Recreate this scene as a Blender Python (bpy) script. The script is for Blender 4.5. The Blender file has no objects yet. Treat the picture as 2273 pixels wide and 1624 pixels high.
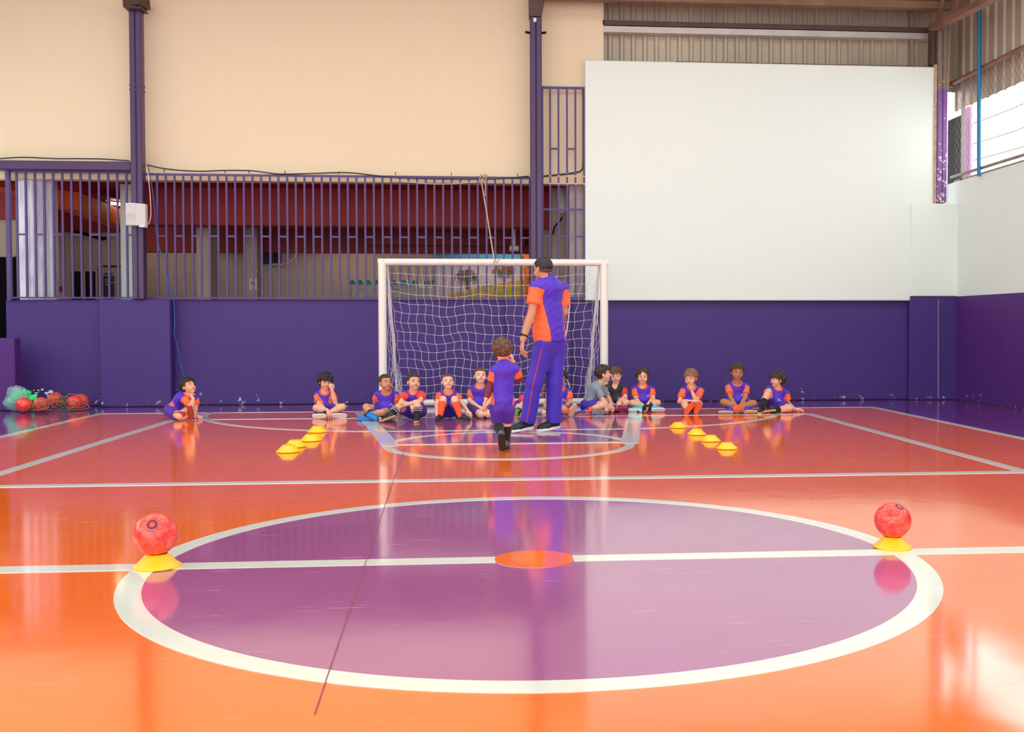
import bpy, bmesh, math, random, time
import numpy as np
from mathutils import Vector, Matrix
_T0 = time.time()
scene = bpy.context.scene
col = scene.collection
PI = math.pi
# ------------------------------------------------------------------ camera
CF, CX, CY = 2357.77, 1268.59, 786.21
CP, CYAW, CR, CH = 0.0277, 0.0864, -0.0017, 1.09
def _axes():
    f = Vector((math.sin(CYAW), math.cos(CYAW), 0)); rt = Vector((math.cos(CYAW), -math.sin(CYAW), 0)); up = Vector((0, 0, 1))
    f2 = f*math.cos(CP) - up*math.sin(CP); up2 = up*math.cos(CP) + f*math.sin(CP)
    return rt*math.cos(CR) + up2*math.sin(CR), up2*math.cos(CR) - rt*math.sin(CR), f2
R2, U2, F2 = _axes()
cam_data = bpy.data.cameras.new('camera'); cam = bpy.data.objects.new('camera', cam_data); col.objects.link(cam)
cam_data.sensor_fit = 'HORIZONTAL'; cam_data.sensor_width = 36.0; cam_data.lens = CF/2273*36.0
cam_data.shift_x = (1136.5 - CX)/2273; cam_data.shift_y = (CY - 812)/2273
cam_data.clip_start = 0.05; cam_data.clip_end = 300
m = Matrix((R2, U2, -F2)).transposed().to_4x4(); m.translation = Vector((0, 0, CH)); cam.matrix_world = m
scene.camera = cam
# ------------------------------------------------------------------ world and light
scene.view_settings.view_transform = 'Standard'; scene.view_settings.look = 'None'
scene.view_settings.gamma = 1; scene.view_settings.use_curve_mapping = False
scene.view_settings.exposure = -0.5
world = bpy.data.worlds.new('overcast_sky'); scene.world = world; world.use_nodes = True
wn = world.node_tree; wn.nodes.clear()
_o = wn.nodes.new('ShaderNodeOutputWorld'); _b = wn.nodes.new('ShaderNodeBackground')
_b.inputs[0].default_value = (0.97, 0.985, 1.0, 1); _b.inputs[1].default_value = 4.5
wn.links.new(_b.outputs[0], _o.inputs[0])
# ------------------------------------------------------------------ helpers
def at(px, py, Y):
    d = F2 + R2*((px-CX)/CF) - U2*((py-CY)/CF)
    return Vector((0, 0, CH)) + d*(Y/d.y)
def ground(px, py, z=0.0):
    d = F2 + R2*((px-CX)/CF) - U2*((py-CY)/CF)
    return Vector((0, 0, CH)) + d*((z-CH)/d.z)
def at_x(px, py, X):
    d = F2 + R2*((px-CX)/CF) - U2*((py-CY)/CF)
    return Vector((0, 0, CH)) + d*(X/d.x)
def lin(c):
    return tuple(((v/255)/12.92 if v/255 <= 0.04045 else ((v/255+0.055)/1.055)**2.4) for v in c) + (1.0,)
class NT:
    """little node helper"""
    def __init__(s, name):
        s.m = bpy.data.materials.new(name); s.m.use_nodes = True; s.t = s.m.node_tree
        s.b = s.t.nodes['Principled BSDF']; s._c = None
    def n(s, kind, **kw):
        x = s.t.nodes.new('ShaderNode'+kind)
        for k, v in kw.items():
            if k.startswith('i_'): x.inputs[int(k[2:]) if k[2:].isdigit() else k[2:]].default_value = v
            else: setattr(x, k, v)
        return x
    def l(s, a, b): s.t.links.new(a, b)
    def coord(s):
        if s._c is None: s._c = s.n('TexCoord')
        return s._c.outputs['Object']
    def mapped(s, scale, rot=(0, 0, 0), loc=(0, 0, 0)):
        mp = s.n('Mapping'); mp.inputs['Scale'].default_value = scale; mp.inputs['Rotation'].default_value = rot; mp.inputs['Location'].default_value = loc
        s.l(s.coord(), mp.inputs['Vector']); return mp.outputs[0]
    def noise(s, scale, vec=None, detail=3, rough=0.5):
        x = s.n('TexNoise'); x.inputs['Scale'].default_value = scale; x.inputs['Detail'].default_value = detail; x.inputs['Roughness'].default_value = rough
        s.l(vec if vec is not None else s.coord(), x.inputs['Vector']); return x.outputs['Fac']
    def math(s, op, a, b=None, c=None, clamp=False):
        x = s.n('Math', operation=op, use_clamp=clamp)
        for i, v in enumerate((a, b, c)):
            if v is None: continue
            if isinstance(v, (int, float)): x.inputs[i].default_value = v
            else: s.l(v, x.inputs[i])
        return x.outputs[0]
    def ramp(s, fac, lo, hi):
        x = s.n('MapRange', clamp=True); s.l(fac, x.inputs['Value'])
        x.inputs['From Min'].default_value = lo; x.inputs['From Max'].default_value = hi; return x.outputs[0]
    def mix(s, fac, a, b, mode='MIX'):
        x = s.n('Mix', data_type='RGBA', blend_type=mode)
        for v, k in ((fac, 0), (a, 6), (b, 7)):
            if isinstance(v, (int, float, tuple)): x.inputs[k].default_value = v
            else: s.l(v, x.inputs[k])
        return x.outputs[2]
    def base(s, c):
        if isinstance(c, tuple): s.b.inputs['Base Color'].default_value = c
        else: s.l(c, s.b.inputs['Base Color'])
    def bump(s, h, strength, dist=0.01):
        x = s.n('Bump'); x.inputs['Strength'].default_value = strength; x.inputs['Distance'].default_value = dist
        s.l(h, x.inputs['Height']); s.l(x.outputs[0], s.b.inputs['Normal'])
def paint(name, c, rough=0.5, var=0.12, scale=3.0, bump=0.0, bscale=60.0, metal=0.0, spec=0.5, dirt=None, dirt_amt=0.5, sheen=0.0):
    """painted / plain surface with slight tone variation, optional dirt patches and relief"""
    t = NT(name); c = lin(c)
    d = tuple(v*(1-var) for v in c[:3]) + (1,); e = tuple(min(1, v*(1+var)) for v in c[:3]) + (1,)
    colr = t.mix(t.ramp(t.noise(scale, detail=4), 0.3, 0.7), d, e)
    if dirt: colr = t.mix(t.math('MULTIPLY', t.ramp(t.noise(scale*2.3, detail=6, rough=0.7), 0.6, 0.75), dirt_amt), colr, lin(dirt))
    t.base(colr); t.b.inputs['Roughness'].default_value = rough; t.b.inputs['Metallic'].default_value = metal
    t.b.inputs['Specular IOR Level'].default_value = spec
    if sheen: t.b.inputs['Sheen Weight'].default_value = sheen
    if bump: t.bump(t.noise(bscale, detail=4), bump, 0.004)
    return t.m
def emit(name, c, s):
    t = NT(name); t.base((0, 0, 0, 1)); t.b.inputs['Emission Color'].default_value = lin(c); t.b.inputs['Emission Strength'].default_value = s; return t.m
class MB:
    def __init__(s): s.v = []; s.f = []; s.m = []; s.sm = []
    def add(s, v, f, mi=0, smooth=False):
        o = len(s.v); s.v += [tuple(p) for p in v]; s.f += [tuple(i+o for i in q) for q in f]; s.m += [mi]*len(f); s.sm += [smooth]*len(f); return s
    def box(s, x0, x1, y0, y1, z0, z1, mi=0):
        v = [(x0,y0,z0),(x1,y0,z0),(x1,y1,z0),(x0,y1,z0),(x0,y0,z1),(x1,y0,z1),(x1,y1,z1),(x0,y1,z1)]
        return s.add(v, [(0,3,2,1),(4,5,6,7),(0,1,5,4),(1,2,6,5),(2,3,7,6),(3,0,4,7)], mi)
    def bbox(s, x0, x1, y0, y1, z0, z1, b=0.006, mi=0):
        """box with chamfered vertical and horizontal edges"""
        bm = bmesh.new(); bmesh.ops.create_cube(bm, size=1)
        for q in bm.verts: q.co = Vector(((x0+x1)/2+q.co.x*(x1-x0), (y0+y1)/2+q.co.y*(y1-y0), (z0+z1)/2+q.co.z*(z1-z0)))
        bmesh.ops.bevel(bm, geom=bm.edges[:], offset=b, segments=1, affect='EDGES', profile=0.5)
        bm.verts.index_update(); s.add([q.co for q in bm.verts], [[q.index for q in f.verts] for f in bm.faces], mi); bm.free(); return s
    def beam(s, a, b, w, h, mi=0, up=(0, 0, 1)):
        a = Vector(a); b = Vector(b); d = (b-a).normalized(); u = Vector(up)
        if abs(d.dot(u)) > 0.99: u = Vector((0, 1, 0))
        r = d.cross(u).normalized()*(w/2); u = r.cross(d).normalized()*(h/2)
        v = [p+q for p in (a, b) for q in (-r-u, r-u, r+u, -r+u)]
        return s.add(v, [(0,1,2,3),(7,6,5,4),(0,4,5,1),(1,5,6,2),(2,6,7,3),(3,7,4,0)], mi)
    def tube(s, pts, r, n=8, mi=0, closed=False, cap=True):
        pts = [Vector(p) for p in pts]; N = len(pts); rr = r if isinstance(r, (list, tuple)) else [r]*N
        u = None; v = []
        for i, p in enumerate(pts):
            d = (pts[(i+1) % N] if (closed or i < N-1) else p) - (pts[i-1] if (closed or i > 0) else p)
            d = d.normalized() if d.length > 1e-9 else Vector((0, 0, 1))
            if u is None:
                u = d.orthogonal().normalized()
            else:
                u = u - d*u.dot(d); u = u.normalized() if u.length > 1e-6 else d.orthogonal().normalized()
            w = d.cross(u)
            v += [p + (u*math.cos(2*PI*k/n) + w*math.sin(2*PI*k/n))*rr[i] for k in range(n)]
        f = []
        for i in range(N if closed else N-1):
            j = (i+1) % N
            f += [(i*n+k, i*n+(k+1) % n, j*n+(k+1) % n, j*n+k) for k in range(n)]
        s.add(v, f, mi, n > 4)
        if cap and not closed: s.add(v[:n], [tuple(range(n))[::-1]], mi); s.add(v[-n:], [tuple(range(n))], mi)
        return s
    def lathe(s, prof, c=(0, 0, 0), n=24, mi=0, smooth=True):
        v = [(c[0]+r*math.cos(2*PI*k/n), c[1]+r*math.sin(2*PI*k/n), c[2]+z) for r, z in prof for k in range(n)]
        f = [(i*n+k, i*n+(k+1) % n, (i+1)*n+(k+1) % n, (i+1)*n+k) for i in range(len(prof)-1) for k in range(n)]
        return s.add(v, f, mi, smooth)
    def prism(s, poly, off, mi=0):
        """closed prism: polygon points (3d) extruded by vector off"""
        n = len(poly); a = [Vector(p) for p in poly]; off = Vector(off)
        return s.add(a+[p+off for p in a], [tuple(range(n))[::-1], tuple(range(n, 2*n))] + [(i, (i+1) % n, n+(i+1) % n, n+i) for i in range(n)], mi)
    def mesh(s, name, mats):
        me = bpy.data.meshes.new(name); me.from_pydata(s.v, [], s.f)
        for q in (mats if isinstance(mats, (list, tuple)) else [mats]): me.materials.append(q)
        me.polygons.foreach_set('material_index', s.m); me.polygons.foreach_set('use_smooth', s.sm); me.update(); return me
    def obj(s, name, mats, parent=None, **tags):
        o = bpy.data.objects.new(name, s.mesh(name, mats)); col.objects.link(o)
        if parent is not None: o.parent = parent; o.matrix_parent_inverse = parent.matrix_world.inverted()
        for k, v in tags.items(): o[k] = v
        return o
def empty(name, loc=(0, 0, 0), **tags):
    o = bpy.data.objects.new(name, None); o.location = loc; o.empty_display_size = 0.1; col.objects.link(o)
    o.matrix_world = Matrix.Translation(Vector(loc))
    for k, v in tags.items(): o[k] = v
    return o
def copy_tree(o, parent=None):
    c = o.copy(); col.objects.link(c)
    if parent is not None: c.parent = parent
    for ch in list(o.children): copy_tree(ch, c)
    return c
def smooth_pts(pts, n=6):
    """Catmull-Rom through the points"""
    P = [Vector(p) for p in pts]; P = [P[0]*2-P[1]] + P + [P[-1]*2-P[-2]]; out = []
    for i in range(1, len(P)-2):
        for k in range(n):
            t = k/n; a, b, c, d = P[i-1:i+3]
            out.append(0.5*((2*b)+(c-a)*t+(2*a-5*b+4*c-d)*t*t+(3*b-a-3*c+d)*t**3))
    out.append(P[-2]); return out
rnd = random.Random(7)
# ------------------------------------------------------------------ materials
PURPLE = (67, 43, 116)
def wall_paint(name, c, streak=0.03, peel=None, rough=0.55, z_dirt=None, bump=0.25):
    t = NT(name); c = lin(c)
    st = t.noise(1.0, t.mapped((22, 22, 0.7)), 4, 0.6); bl = t.noise(0.7, None, 3)
    f = t.math('ADD', t.math('MULTIPLY', st, 0.6), t.math('MULTIPLY', bl, 0.6))
    colr = t.mix(t.ramp(f, 0.35, 0.85), tuple(v*(1-streak*2) for v in c[:3])+(1,), tuple(min(1, v*(1+streak*2)) for v in c[:3])+(1,))
    sep = t.n('SeparateXYZ'); t.l(t.coord(), sep.inputs[0])
    if peel:
        low = t.math('SUBTRACT', 1.0, t.ramp(sep.outputs[2], 0.02, 0.34))
        pn = t.noise(9.0, None, 5, 0.65)
        k = t.ramp(t.math('ADD', t.math('MULTIPLY', low, 0.16), pn), 0.765, 0.775)
        colr = t.mix(t.math('MULTIPLY', k, 0.8), colr, lin(peel))
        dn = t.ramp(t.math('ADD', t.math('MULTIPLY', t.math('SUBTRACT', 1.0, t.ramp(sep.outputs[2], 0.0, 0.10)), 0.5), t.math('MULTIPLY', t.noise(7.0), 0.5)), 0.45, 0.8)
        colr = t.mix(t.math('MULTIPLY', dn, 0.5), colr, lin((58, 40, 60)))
    t.base(colr); t.b.inputs['Roughness'].default_value = rough; t.b.inputs['Specular IOR Level'].default_value = 0.4
    t.bump(t.math('ADD', t.noise(45, None, 4), t.math('MULTIPLY', st, 0.6)), bump, 0.004); return t.m
M = {}
M['purple_wall'] = wall_paint('purple_wall_paint', PURPLE, 0.03, peel=(190, 190, 200))
M['purple_dark'] = wall_paint('violet_wall_paint', (84, 40, 118), 0.06, peel=(190, 190, 200))
M['cream'] = wall_paint('cream_render', (230, 212, 178), 0.010, rough=0.8, bump=0.3)
M['white_wall'] = wall_paint('white_render', (226, 236, 226), 0.006, rough=0.7, bump=0.3)
M['beige'] = paint('beige_plaster', (196, 178, 158), 0.8, 0.05)
M['steel_purple'] = paint('purple_gloss_steel', (68, 36, 86), 0.35, 0.06, 2.0)
M['bar_purple'] = paint('purple_bar_paint', (74, 48, 112), 0.4, 0.08, 3.0)
M['rust'] = paint('rusty_primer_steel', (122, 84, 66), 0.6, 0.3, 4.0, 0.2, dirt=(80, 48, 36))
M['brown'] = paint('brown_beam_paint', (84, 60, 50), 0.55, 0.2, 3.0, dirt=(140, 100, 70), dirt_amt=0.4)
M['galv'] = paint('galvanised_sheet', (176, 162, 142), 0.45, 0.12, 1.2, metal=0.25, dirt=(140, 100, 76), dirt_amt=0.35)
M['galv_light'] = paint('galvanised_purlin', (190, 186, 176), 0.4, 0.1, 3.0, metal=0.3)
M['grey_steel'] = paint('weathered_grey_steel', (140, 132, 120), 0.5, 0.2, 5.0, metal=0.2, dirt=(140, 90, 60), dirt_amt=0.5)
M['blue_pole'] = paint('blue_pole_paint', (20, 110, 150), 0.35, 0.15, 3.0)
M['red_beam'] = paint('red_beam_paint', (150, 22, 30), 0.6, 0.08)
M['orange_beam'] = paint('orange_beam_paint', (226, 96, 44), 0.6, 0.08)
M['black'] = paint('black_plastic', (20, 18, 20), 0.5, 0.2)
M['dark_glass'] = paint('dark_window_glass', (20, 18, 26), 0.35, 0.1, spec=0.25)
M['white_metal'] = paint('chipped_white_enamel', (234, 230, 218), 0.35, 0.04, 4.0, 0.1, dirt=(120, 92, 70), dirt_amt=0.0)
M['white_plastic'] = paint('white_plastic', (226, 228, 224), 0.4, 0.03)
M['grey_cloth'] = paint('speaker_cloth', (200, 202, 198), 0.8, 0.05, 40)
M['string'] = paint('white_net_string', (226, 224, 224), 0.8, 0.05)
M['rope'] = paint('natural_rope', (196, 172, 142), 0.9, 0.15, 20)
M['netting'] = paint('grubby_ball_netting', (158, 136, 108), 0.9, 0.2, 20)
M['blue_cable'] = paint('blue_cable', (24, 78, 160), 0.4, 0.05)
M['cream_cable'] = paint('cream_cable', (226, 196, 168), 0.4, 0.05)
M['grey_cable'] = paint('grey_cable', (58, 54, 52), 0.5, 0.15)
M['wire'] = paint('chain_link_wire', (112, 96, 84), 0.5, 0.15, metal=0.4)
M['concrete'] = paint('outdoor_concrete', (186, 182, 174), 0.9, 0.1)
# court floor: painted, waxed and scuffed concrete
def court(name, c, var=0.06):
    t = NT(name); c = lin(c)
    base = t.mix(t.ramp(t.noise(1.3, None, 4), 0.3, 0.7), tuple(v*(1-var) for v in c[:3])+(1,), tuple(min(1, v*(1+var)) for v in c[:3])+(1,))
    sc = None
    for rot, sx in ((1.22, 1.0), (-1.12, 1.25), (0.75, 0.9), (-1.42, 0.8)):
        mp = t.mapped((2.2*sx, 60*sx, 1), (0, 0, rot)); nn = t.noise(1.0, mp, 2, 0.5)
        br = t.ramp(t.noise(2.1*sx, t.mapped((1, 1, 1), (0, 0, 0), (3*sx, 7*rot, 0)), 2), 0.5, 0.64)
        s1 = t.math('MULTIPLY', t.ramp(nn, 0.70, 0.73), br)
        sc = s1 if sc is None else t.math('MAXIMUM', sc, s1)
    base = t.mix(t.math('MULTIPLY', sc, 0.26), base, lin((240, 225, 215)))
    dk = t.ramp(t.noise(1.0, t.mapped((26, 2.0, 1), (0, 0, 0.25), (5, 2, 0)), 3, 0.6), 0.74, 0.80)
    base = t.mix(t.math('MULTIPLY', dk, 0.25), base, lin((70, 50, 60)))
    t.base(base)
    rg = t.math('ADD', 0.05, t.math('MULTIPLY', t.noise(2.5, None, 5, 0.6), 0.11))
    t.l(t.math('ADD', rg, t.math('MULTIPLY', sc, 0.2)), t.b.inputs['Roughness'])
    t.b.inputs['Specular IOR Level'].default_value = 1.0; t.b.inputs['Coat Weight'].default_value = 0.35; t.b.inputs['Coat Roughness'].default_value = 0.07
    t.bump(t.math('ADD', t.noise(3.5, None, 2), t.math('MULTIPLY', t.noise(90, None, 2), 0.05)), 0.10, 0.01)
    return t.m
M['f_orange'] = court('orange_court_paint', (255, 114, 24))
M['f_purple'] = court('purple_court_paint', (166, 92, 140))
M['f_violet'] = court('violet_court_paint', (112, 56, 126))
M['f_white'] = court('white_line_paint', (228, 230, 214), 0.02)
# ------------------------------------------------------------------ floor and its painted markings
YW = 14.9                     # inner face of the far wall
XR = 6.85                     # inner face of the right wall
XL = -8.6
fl = MB().box(XL, XR+0.3, -4.0, 21.0, -0.25, -0.001).obj('floor', M['f_violet'], kind='structure')
E0 = 0.0
def flat(name, poly, z, mat):
    """thin painted film"""
    return MB().prism([(x, y, -0.0005) for x, y in poly], (0, 0, z)).obj(name, mat, fl)
def strip(name, a, b, w, z=0.0040, mat=None):
    a = Vector(a); b = Vector(b); d = (b-a).normalized(); n = Vector((-d.y, d.x))*(w/2)
    return flat(name, [a-n, b-n, b+n, a+n], z, mat or M['f_white'])
def ring(name, c, r0, r1, a0, a1, z=0.0042, n=72, mat=None):
    b = MB(); A = [a0+(a1-a0)*i/n for i in range(n+1)]
    for i in range(n):
        p = [(c[0]+r*math.cos(a), c[1]+r*math.sin(a)) for r, a in ((r0, A[i]), (r1, A[i]), (r1, A[i+1]), (r0, A[i+1]))]
        b.prism([(x, y, -0.0005) for x, y in p], (0, 0, z))
    return b.obj(name, mat or M['f_white'], fl)
def disc(name, c, r, z, mat, n=96, a0=0, a1=2*PI):
    return flat(name, [(c[0]+r*math.cos(a0+(a1-a0)*i/n), c[1]+r*math.sin(a0+(a1-a0)*i/n)) for i in range(n)], z, mat)
XC = 0.235; OL, OR, EY = -4.69, 5.16, 13.6; IL, IR = -3.53, 4.01
flat('orange_court', [(OL, -3.9), (OR, -3.9), (OR, EY), (OL, EY)], 0.0014, M['f_orange'])
flat('purple_key', [(-1.47, EY), (-0.83, 9.76), (1.39, 9.76), (1.99, EY)], 0.0026, M['f_purple'])
disc('purple_centre_circle', (0.249, 4.909), 1.75, 0.0026, M['f_purple'])
NL = 0
for a, b, w in (((OL, -3.9), (OL, EY), 0.09), ((OR, -3.9), (OR, EY), 0.09), ((OL-.045, EY), (OR+.045, EY), 0.08),
                ((IL, -3.9), (IL, 12.65), 0.10), ((IR, -3.9), (IR, 12.65), 0.10), ((IL-.05, 12.62), (IR+.05, 12.62), 0.07),
                ((IL-2.0, 7.49), (IR, 7.49), 0.11), ((-0.83, 9.76), (1.39, 9.76), 0.07), ((-0.8, 11.0), (1.2, 11.0), 0.08)):
    NL += 1; strip('court_line', a, b, w, 0.0030+0.00016*NL)
strip('key_line', (-1.50, EY), (-0.81, 9.72), 0.17, 0.0051); strip('key_line', (2.02, EY), (1.38, 9.72), 0.17, 0.0051)
strip('halfway_line', (XL+.3, 4.93), (0.07, 4.91), 0.125); strip('halfway_line', (0.43, 4.905), (XR-.3, 4.88), 0.125)
ring('centre_circle_line', (0.249, 4.909), 1.694, 1.797, 0, 2*PI, n=144)
disc('orange_centre_spot', (0.249, 4.909), 0.183, 0.0052, M['f_orange'])
disc('key_line_end', (-0.81, 9.72), 0.085, 0.0054, M['f_white'], 24); disc('key_line_end', (1.38, 9.72), 0.085, 0.0054, M['f_white'], 24)
ring('free_throw_circle_line', (0.27, 9.72), 1.06, 1.15, 0, 2*PI)
ring('goal_area_arc', (-0.75, EY), 2.56, 2.64, PI, 1.5*PI, 0.0044); ring('goal_area_arc', (1.2, EY), 2.56, 2.64, 1.5*PI, 2*PI, 0.0045)
M['seam'] = paint('dark_floor_joint', (140, 76, 84), 0.6, 0.2, 20)
flat('floor_joint', [(-0.4655, 3.0), (-0.462, 3.0), (-0.622, 8.1), (-0.664, 9.6), (-0.668, 9.6), (-0.626, 8.1)], 0.0056, M['seam'])
# ------------------------------------------------------------------ far wall
ZL = at(700, 665, YW).z       # top of the purple low wall, about 1.44 m
ZC = at(700, 403, YW+.05).z   # bottom of the cream wall
XE = at(13, 700, YW).x
wb = MB().bbox(XE, XR+0.25, YW, YW+0.2, 0, ZL, 0.012).obj('wall_back', M['purple_wall'], kind='structure')
def px_x(px, Y=YW, py=700): return at(px, py, Y).x
MB().bbox(px_x(222, 14.7), px_x(379, 14.7), 14.68, YW+0.1, 0, ZL+0.002, 0.012).obj('pilaster', M['purple_wall'], wb)
MB().bbox(px_x(1124, 14.78), px_x(1268, 14.78), 14.78, YW+0.1, 0, ZL+0.002, 0.01).obj('pilaster', M['purple_wall'], wb)
XCR = px_x(1337, 15.0, 80)    # right end of the cream wall
XB1 = px_x(1297, 15.0, 300)
MB().box(-9.0, XCR, YW+0.06, YW+0.26, ZC, 6.6).obj('upper_wall', M['cream'], wb)
# white plastered screen wall and its corner pier
ZWT = at(1700, 141, 14.8).z
XW0, XW1 = at(1299, 400, 14.8).x, at(2079, 300, 14.8).x
MB().bbox(XW0, XW1, 14.8, YW+0.16, ZL-0.012, ZWT, 0.01).obj('white_screen_wall', M['white_wall'], wb)
ZP = at(2060, 450, 14.7).z; ZPB = at(2060, 657, 14.7).z; XP0 = at(2026, 600, 14.7).x
MB().bbox(XP0, XR+0.1, 14.76, 14.9, ZPB, ZP, 0.01).obj('white_pier', M['white_wall'], wb)
MB().bbox(XP0-0.0, XR+0.1, 14.78, 14.95, 0, ZPB, 0.008).obj('purple_pier', M['purple_wall'], wb)
MB().tube([at(2083, 664, 14.775), at(2083, 884, 14.775)], 0.011, 6).obj('pier_joint', paint('grey_joint_filler', (120, 112, 140), 0.7), wb)
# right wall
wr = MB().box(XR, XR+0.2, -4, YW+0.2, 0, 1.49).obj('wall_right', M['purple_dark'], kind='structure')
MB().box(XR, XR+0.2, -4, YW+0.2, 1.49, 3.14).obj('white_upper_wall', M['white_wall'], wr)
# left stub and left wall (outside the picture, open above)
wl = MB().bbox(XL, at(33, 820, 14.2).x, 14.2, 14.4, 0, at(20, 750, 14.2).z, 0.01).obj('wall_left', M['purple_dark'], kind='structure')
MB().box(XL-0.2, XL, -4, 14.4, 0, 1.6).obj('side_wall', M['purple_dark'], wl)
MB().box(XL-0.2, XL, 3, 21, 3.7, 6.6).obj('cladding_panel', M['galv'], wl)
# roof
roof_mat = paint('roof_sheet', (120, 110, 100), 0.6, 0.1)
rf = MB().box(XL-0.4, XR+0.6, 11.7, 21.0, 6.55, 6.62).obj('ceiling', roof_mat, kind='structure')
for ya, yb_ in ((-4.0, 1.0), (2.6, 4.6), (6.6, 8.5)):      # made-up gaps between the unseen sheets, added to brighten the floor
    MB().box(XL-0.4, XR+0.6, ya, yb_, 6.55, 6.62).obj('roof_sheet', roof_mat, rf)
for k in range(8): MB().box(XL-0.3, XR+0.5, -3.0+k*2.3, -2.9+k*2.3, 6.40, 6.55).obj('purlin', M['brown'], rf)
# ------------------------------------------------------------------ sheet cladding above the screen wall
cl = empty('wall_cladding', (4.0, 15.15, 4.7), label='galvanised trapezoid sheet cladding above the white screen wall', category='cladding')
def ribbed(x0, x1, z0, z1, y, pitch, depth=0.03, rib=0.045):
    b = MB(); xs = []; x = x0
    while x < x1-1e-6:
        for dx, dy in ((0, 0), (pitch-rib*1.7, 0), (pitch-rib*1.3, -depth), (pitch-rib*0.4, -depth)):
            if x+dx < x1: xs.append((x+dx, dy))
        x += pitch
    xs.append((x1, 0))
    for (xa, da), (xb, db) in zip(xs, xs[1:]):
        b.prism([(xa, y+da, z0), (xb, y+db, z0), (xb, y+db+0.004, z0), (xa, y+da+0.004, z0)], (0, 0, z1-z0))
    return b
pit = (at(1600, 90, 15.2).x - at(1574.6, 90, 15.2).x)
x0 = at(1334, 90, 15.2).x
for k in range(8):
    ribbed(x0+k*4*pit, x0+(k+1)*4*pit, 4.5, 6.5, 15.2, pit).obj('metal_sheet', M['galv'], cl)
za, zb = at(1700, 62, 15.1).z, at(1700, 82, 15.1).z
MB().box(x0, 6.75, 15.02, 15.16, zb, (za+zb)/2+0.02).obj('purlin', M['galv_light'], cl)
MB().box(x0, 6.70, 15.0, 15.16, (za+zb)/2+0.03, za+0.03).obj('purlin', M['brown'], cl)
MB().tube([at(2024, 30, 15.1), at(2025, 150, 15.1)], 0.022, 8).obj('drain_pipe', M['grey_steel'], cl)
MB().box(x0-0.03, x0+0.015, 15.0, 15.2, 4.6, 6.5).obj('edge_flashing', M['white_wall'], cl)
MB().box(XW0+1.3, XW1, 14.9, 15.1, ZWT, ZWT+0.035).obj('angle_bar', M['rust'], cl)
# right side cladding
cr = empty('side_cladding', (XR+0.1, 11, 5.2), label='galvanised sheet cladding high on the right side above the bright opening', category='cladding')
def ribbed_y(y0, y1, z0, z1, x, pitch):
    b = MB(); ys = []; y = y0
    while y < y1-1e-6:
        for dy, dx in ((0, 0), (pitch*0.6, 0), (pitch*0.7, 0.03), (pitch*0.9, 0.03)): ys.append((min(y1, y+dy), dx))
        y += pitch
    ys.append((y1, 0))
    for (ya, da), (yb, db) in zip(ys, ys[1:]):
        if yb-ya < 1e-6: continue
        b.prism([(x+da, ya, z0), (x+db, yb, z0), (x+db+0.004, yb, z0), (x+da+0.004, ya, z0)], (0, 0, z1-z0))
    return b
for k in range(10):
    ribbed_y(15.2-(k+1)*0.96, 15.2-k*0.96, 4.22, 6.55, XR+0.14, 0.24).obj('metal_sheet', M['galv'], cr)
MB().box(XR+0.13, XR+0.17, -4, 5.6, 5.9, 6.55).obj('metal_sheet', M['galv'], cr)
MB().tube([(XR+0.02, 15.1, 4.59), (XR+0.02, -3.9, 4.57)], 0.035, 8).obj('purlin', M['rust'], cr)
MB().box(6.6, XR+0.05, 15.0, 15.06, 4.54, 4.60).obj('purlin', M['rust'], cr)
ra = MB().tube([(XR-0.02, 14.95, 3.22), (XR-0.02, -3.9, 3.20)], 0.022, 8).obj('rail', M['grey_steel'], cr)
MB().box(XR+0.02, XR+0.1, -3.9, 14.95, 3.14, 3.17).obj('sill_angle', M['grey_steel'], cr)
for yy in (at_x(2136, 300, XR+0.03).y,): MB().box(XR+0.02, XR+0.05, yy-0.03, yy+0.02, 3.14, 4.6).obj('corner_post', M['grey_steel'], cr)
bp = MB().tube([at_x(2173, 391, XR-0.06), at_x(2173.5, 18, XR-0.06)], 0.028, 12).obj('blue_pole', M['blue_pole'], label='blue steel pole standing in the bright opening of the right wall', category='pole')
# chain link fence in the opening
ch = empty('chain_link_fence', (XR+0.09, 13, 3.2), label='chain link fence stretched over the opening above the right wall', category='fence')
b = MB(); zz0, zz1 = 3.18, 4.72; st = 0.115
y = 15.0
while y > 8.5:
    for sgn in (1, -1):
        p = []; k = 0
        z = zz0
        while z < zz1:
            p.append((XR+0.085+(0.004 if (k+(sgn > 0)) % 2 else -0.004), y + sgn*(st/2)*(k % 2) - 0.0, z)); k += 1; z += st*0.62
        b.tube(p, 0.0017, 4, cap=False)
    y -= st
b.obj('wire_mesh', M['wire'], ch, kind='stuff')
# roof steel: eave beam, truss and steel columns
eb = empty('roof_beam', (4.0, 14.6, 5.6), label='long brown steel eave beam under the roof above the sheet cladding', category='beam')
za = at(1700, 14, 14.6).z
MB().box(px_x(1203, 14.6, 5), 6.62, 14.5, 14.62, za, za+0.10).obj('lower_flange', paint('orange_brown_steel', (126, 94, 70), 0.5, 0.2, 3.0), eb)
MB().box(px_x(1203, 14.6, 5), 6.62, 14.54, 14.7, za+0.10, za+0.36).obj('web', M['brown'], eb)
tr = empty('roof_truss', (6.5, 14, 5.5), label='rusty orange steel truss at the top right corner under the roof', category='truss')
A, B = at(2072, 62, 14.55), at(2235, -20, 12.6)
dv = (B-A); B2 = A + dv*3.0
MB().beam(A, B2, 0.13, 0.075).obj('bottom_chord', M['rust'], tr)
MB().beam(A+Vector((0, 0, 0.75)), B2+Vector((0, 0, 0.75)), 0.1, 0.07).obj('top_chord', M['brown'], tr)
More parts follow.
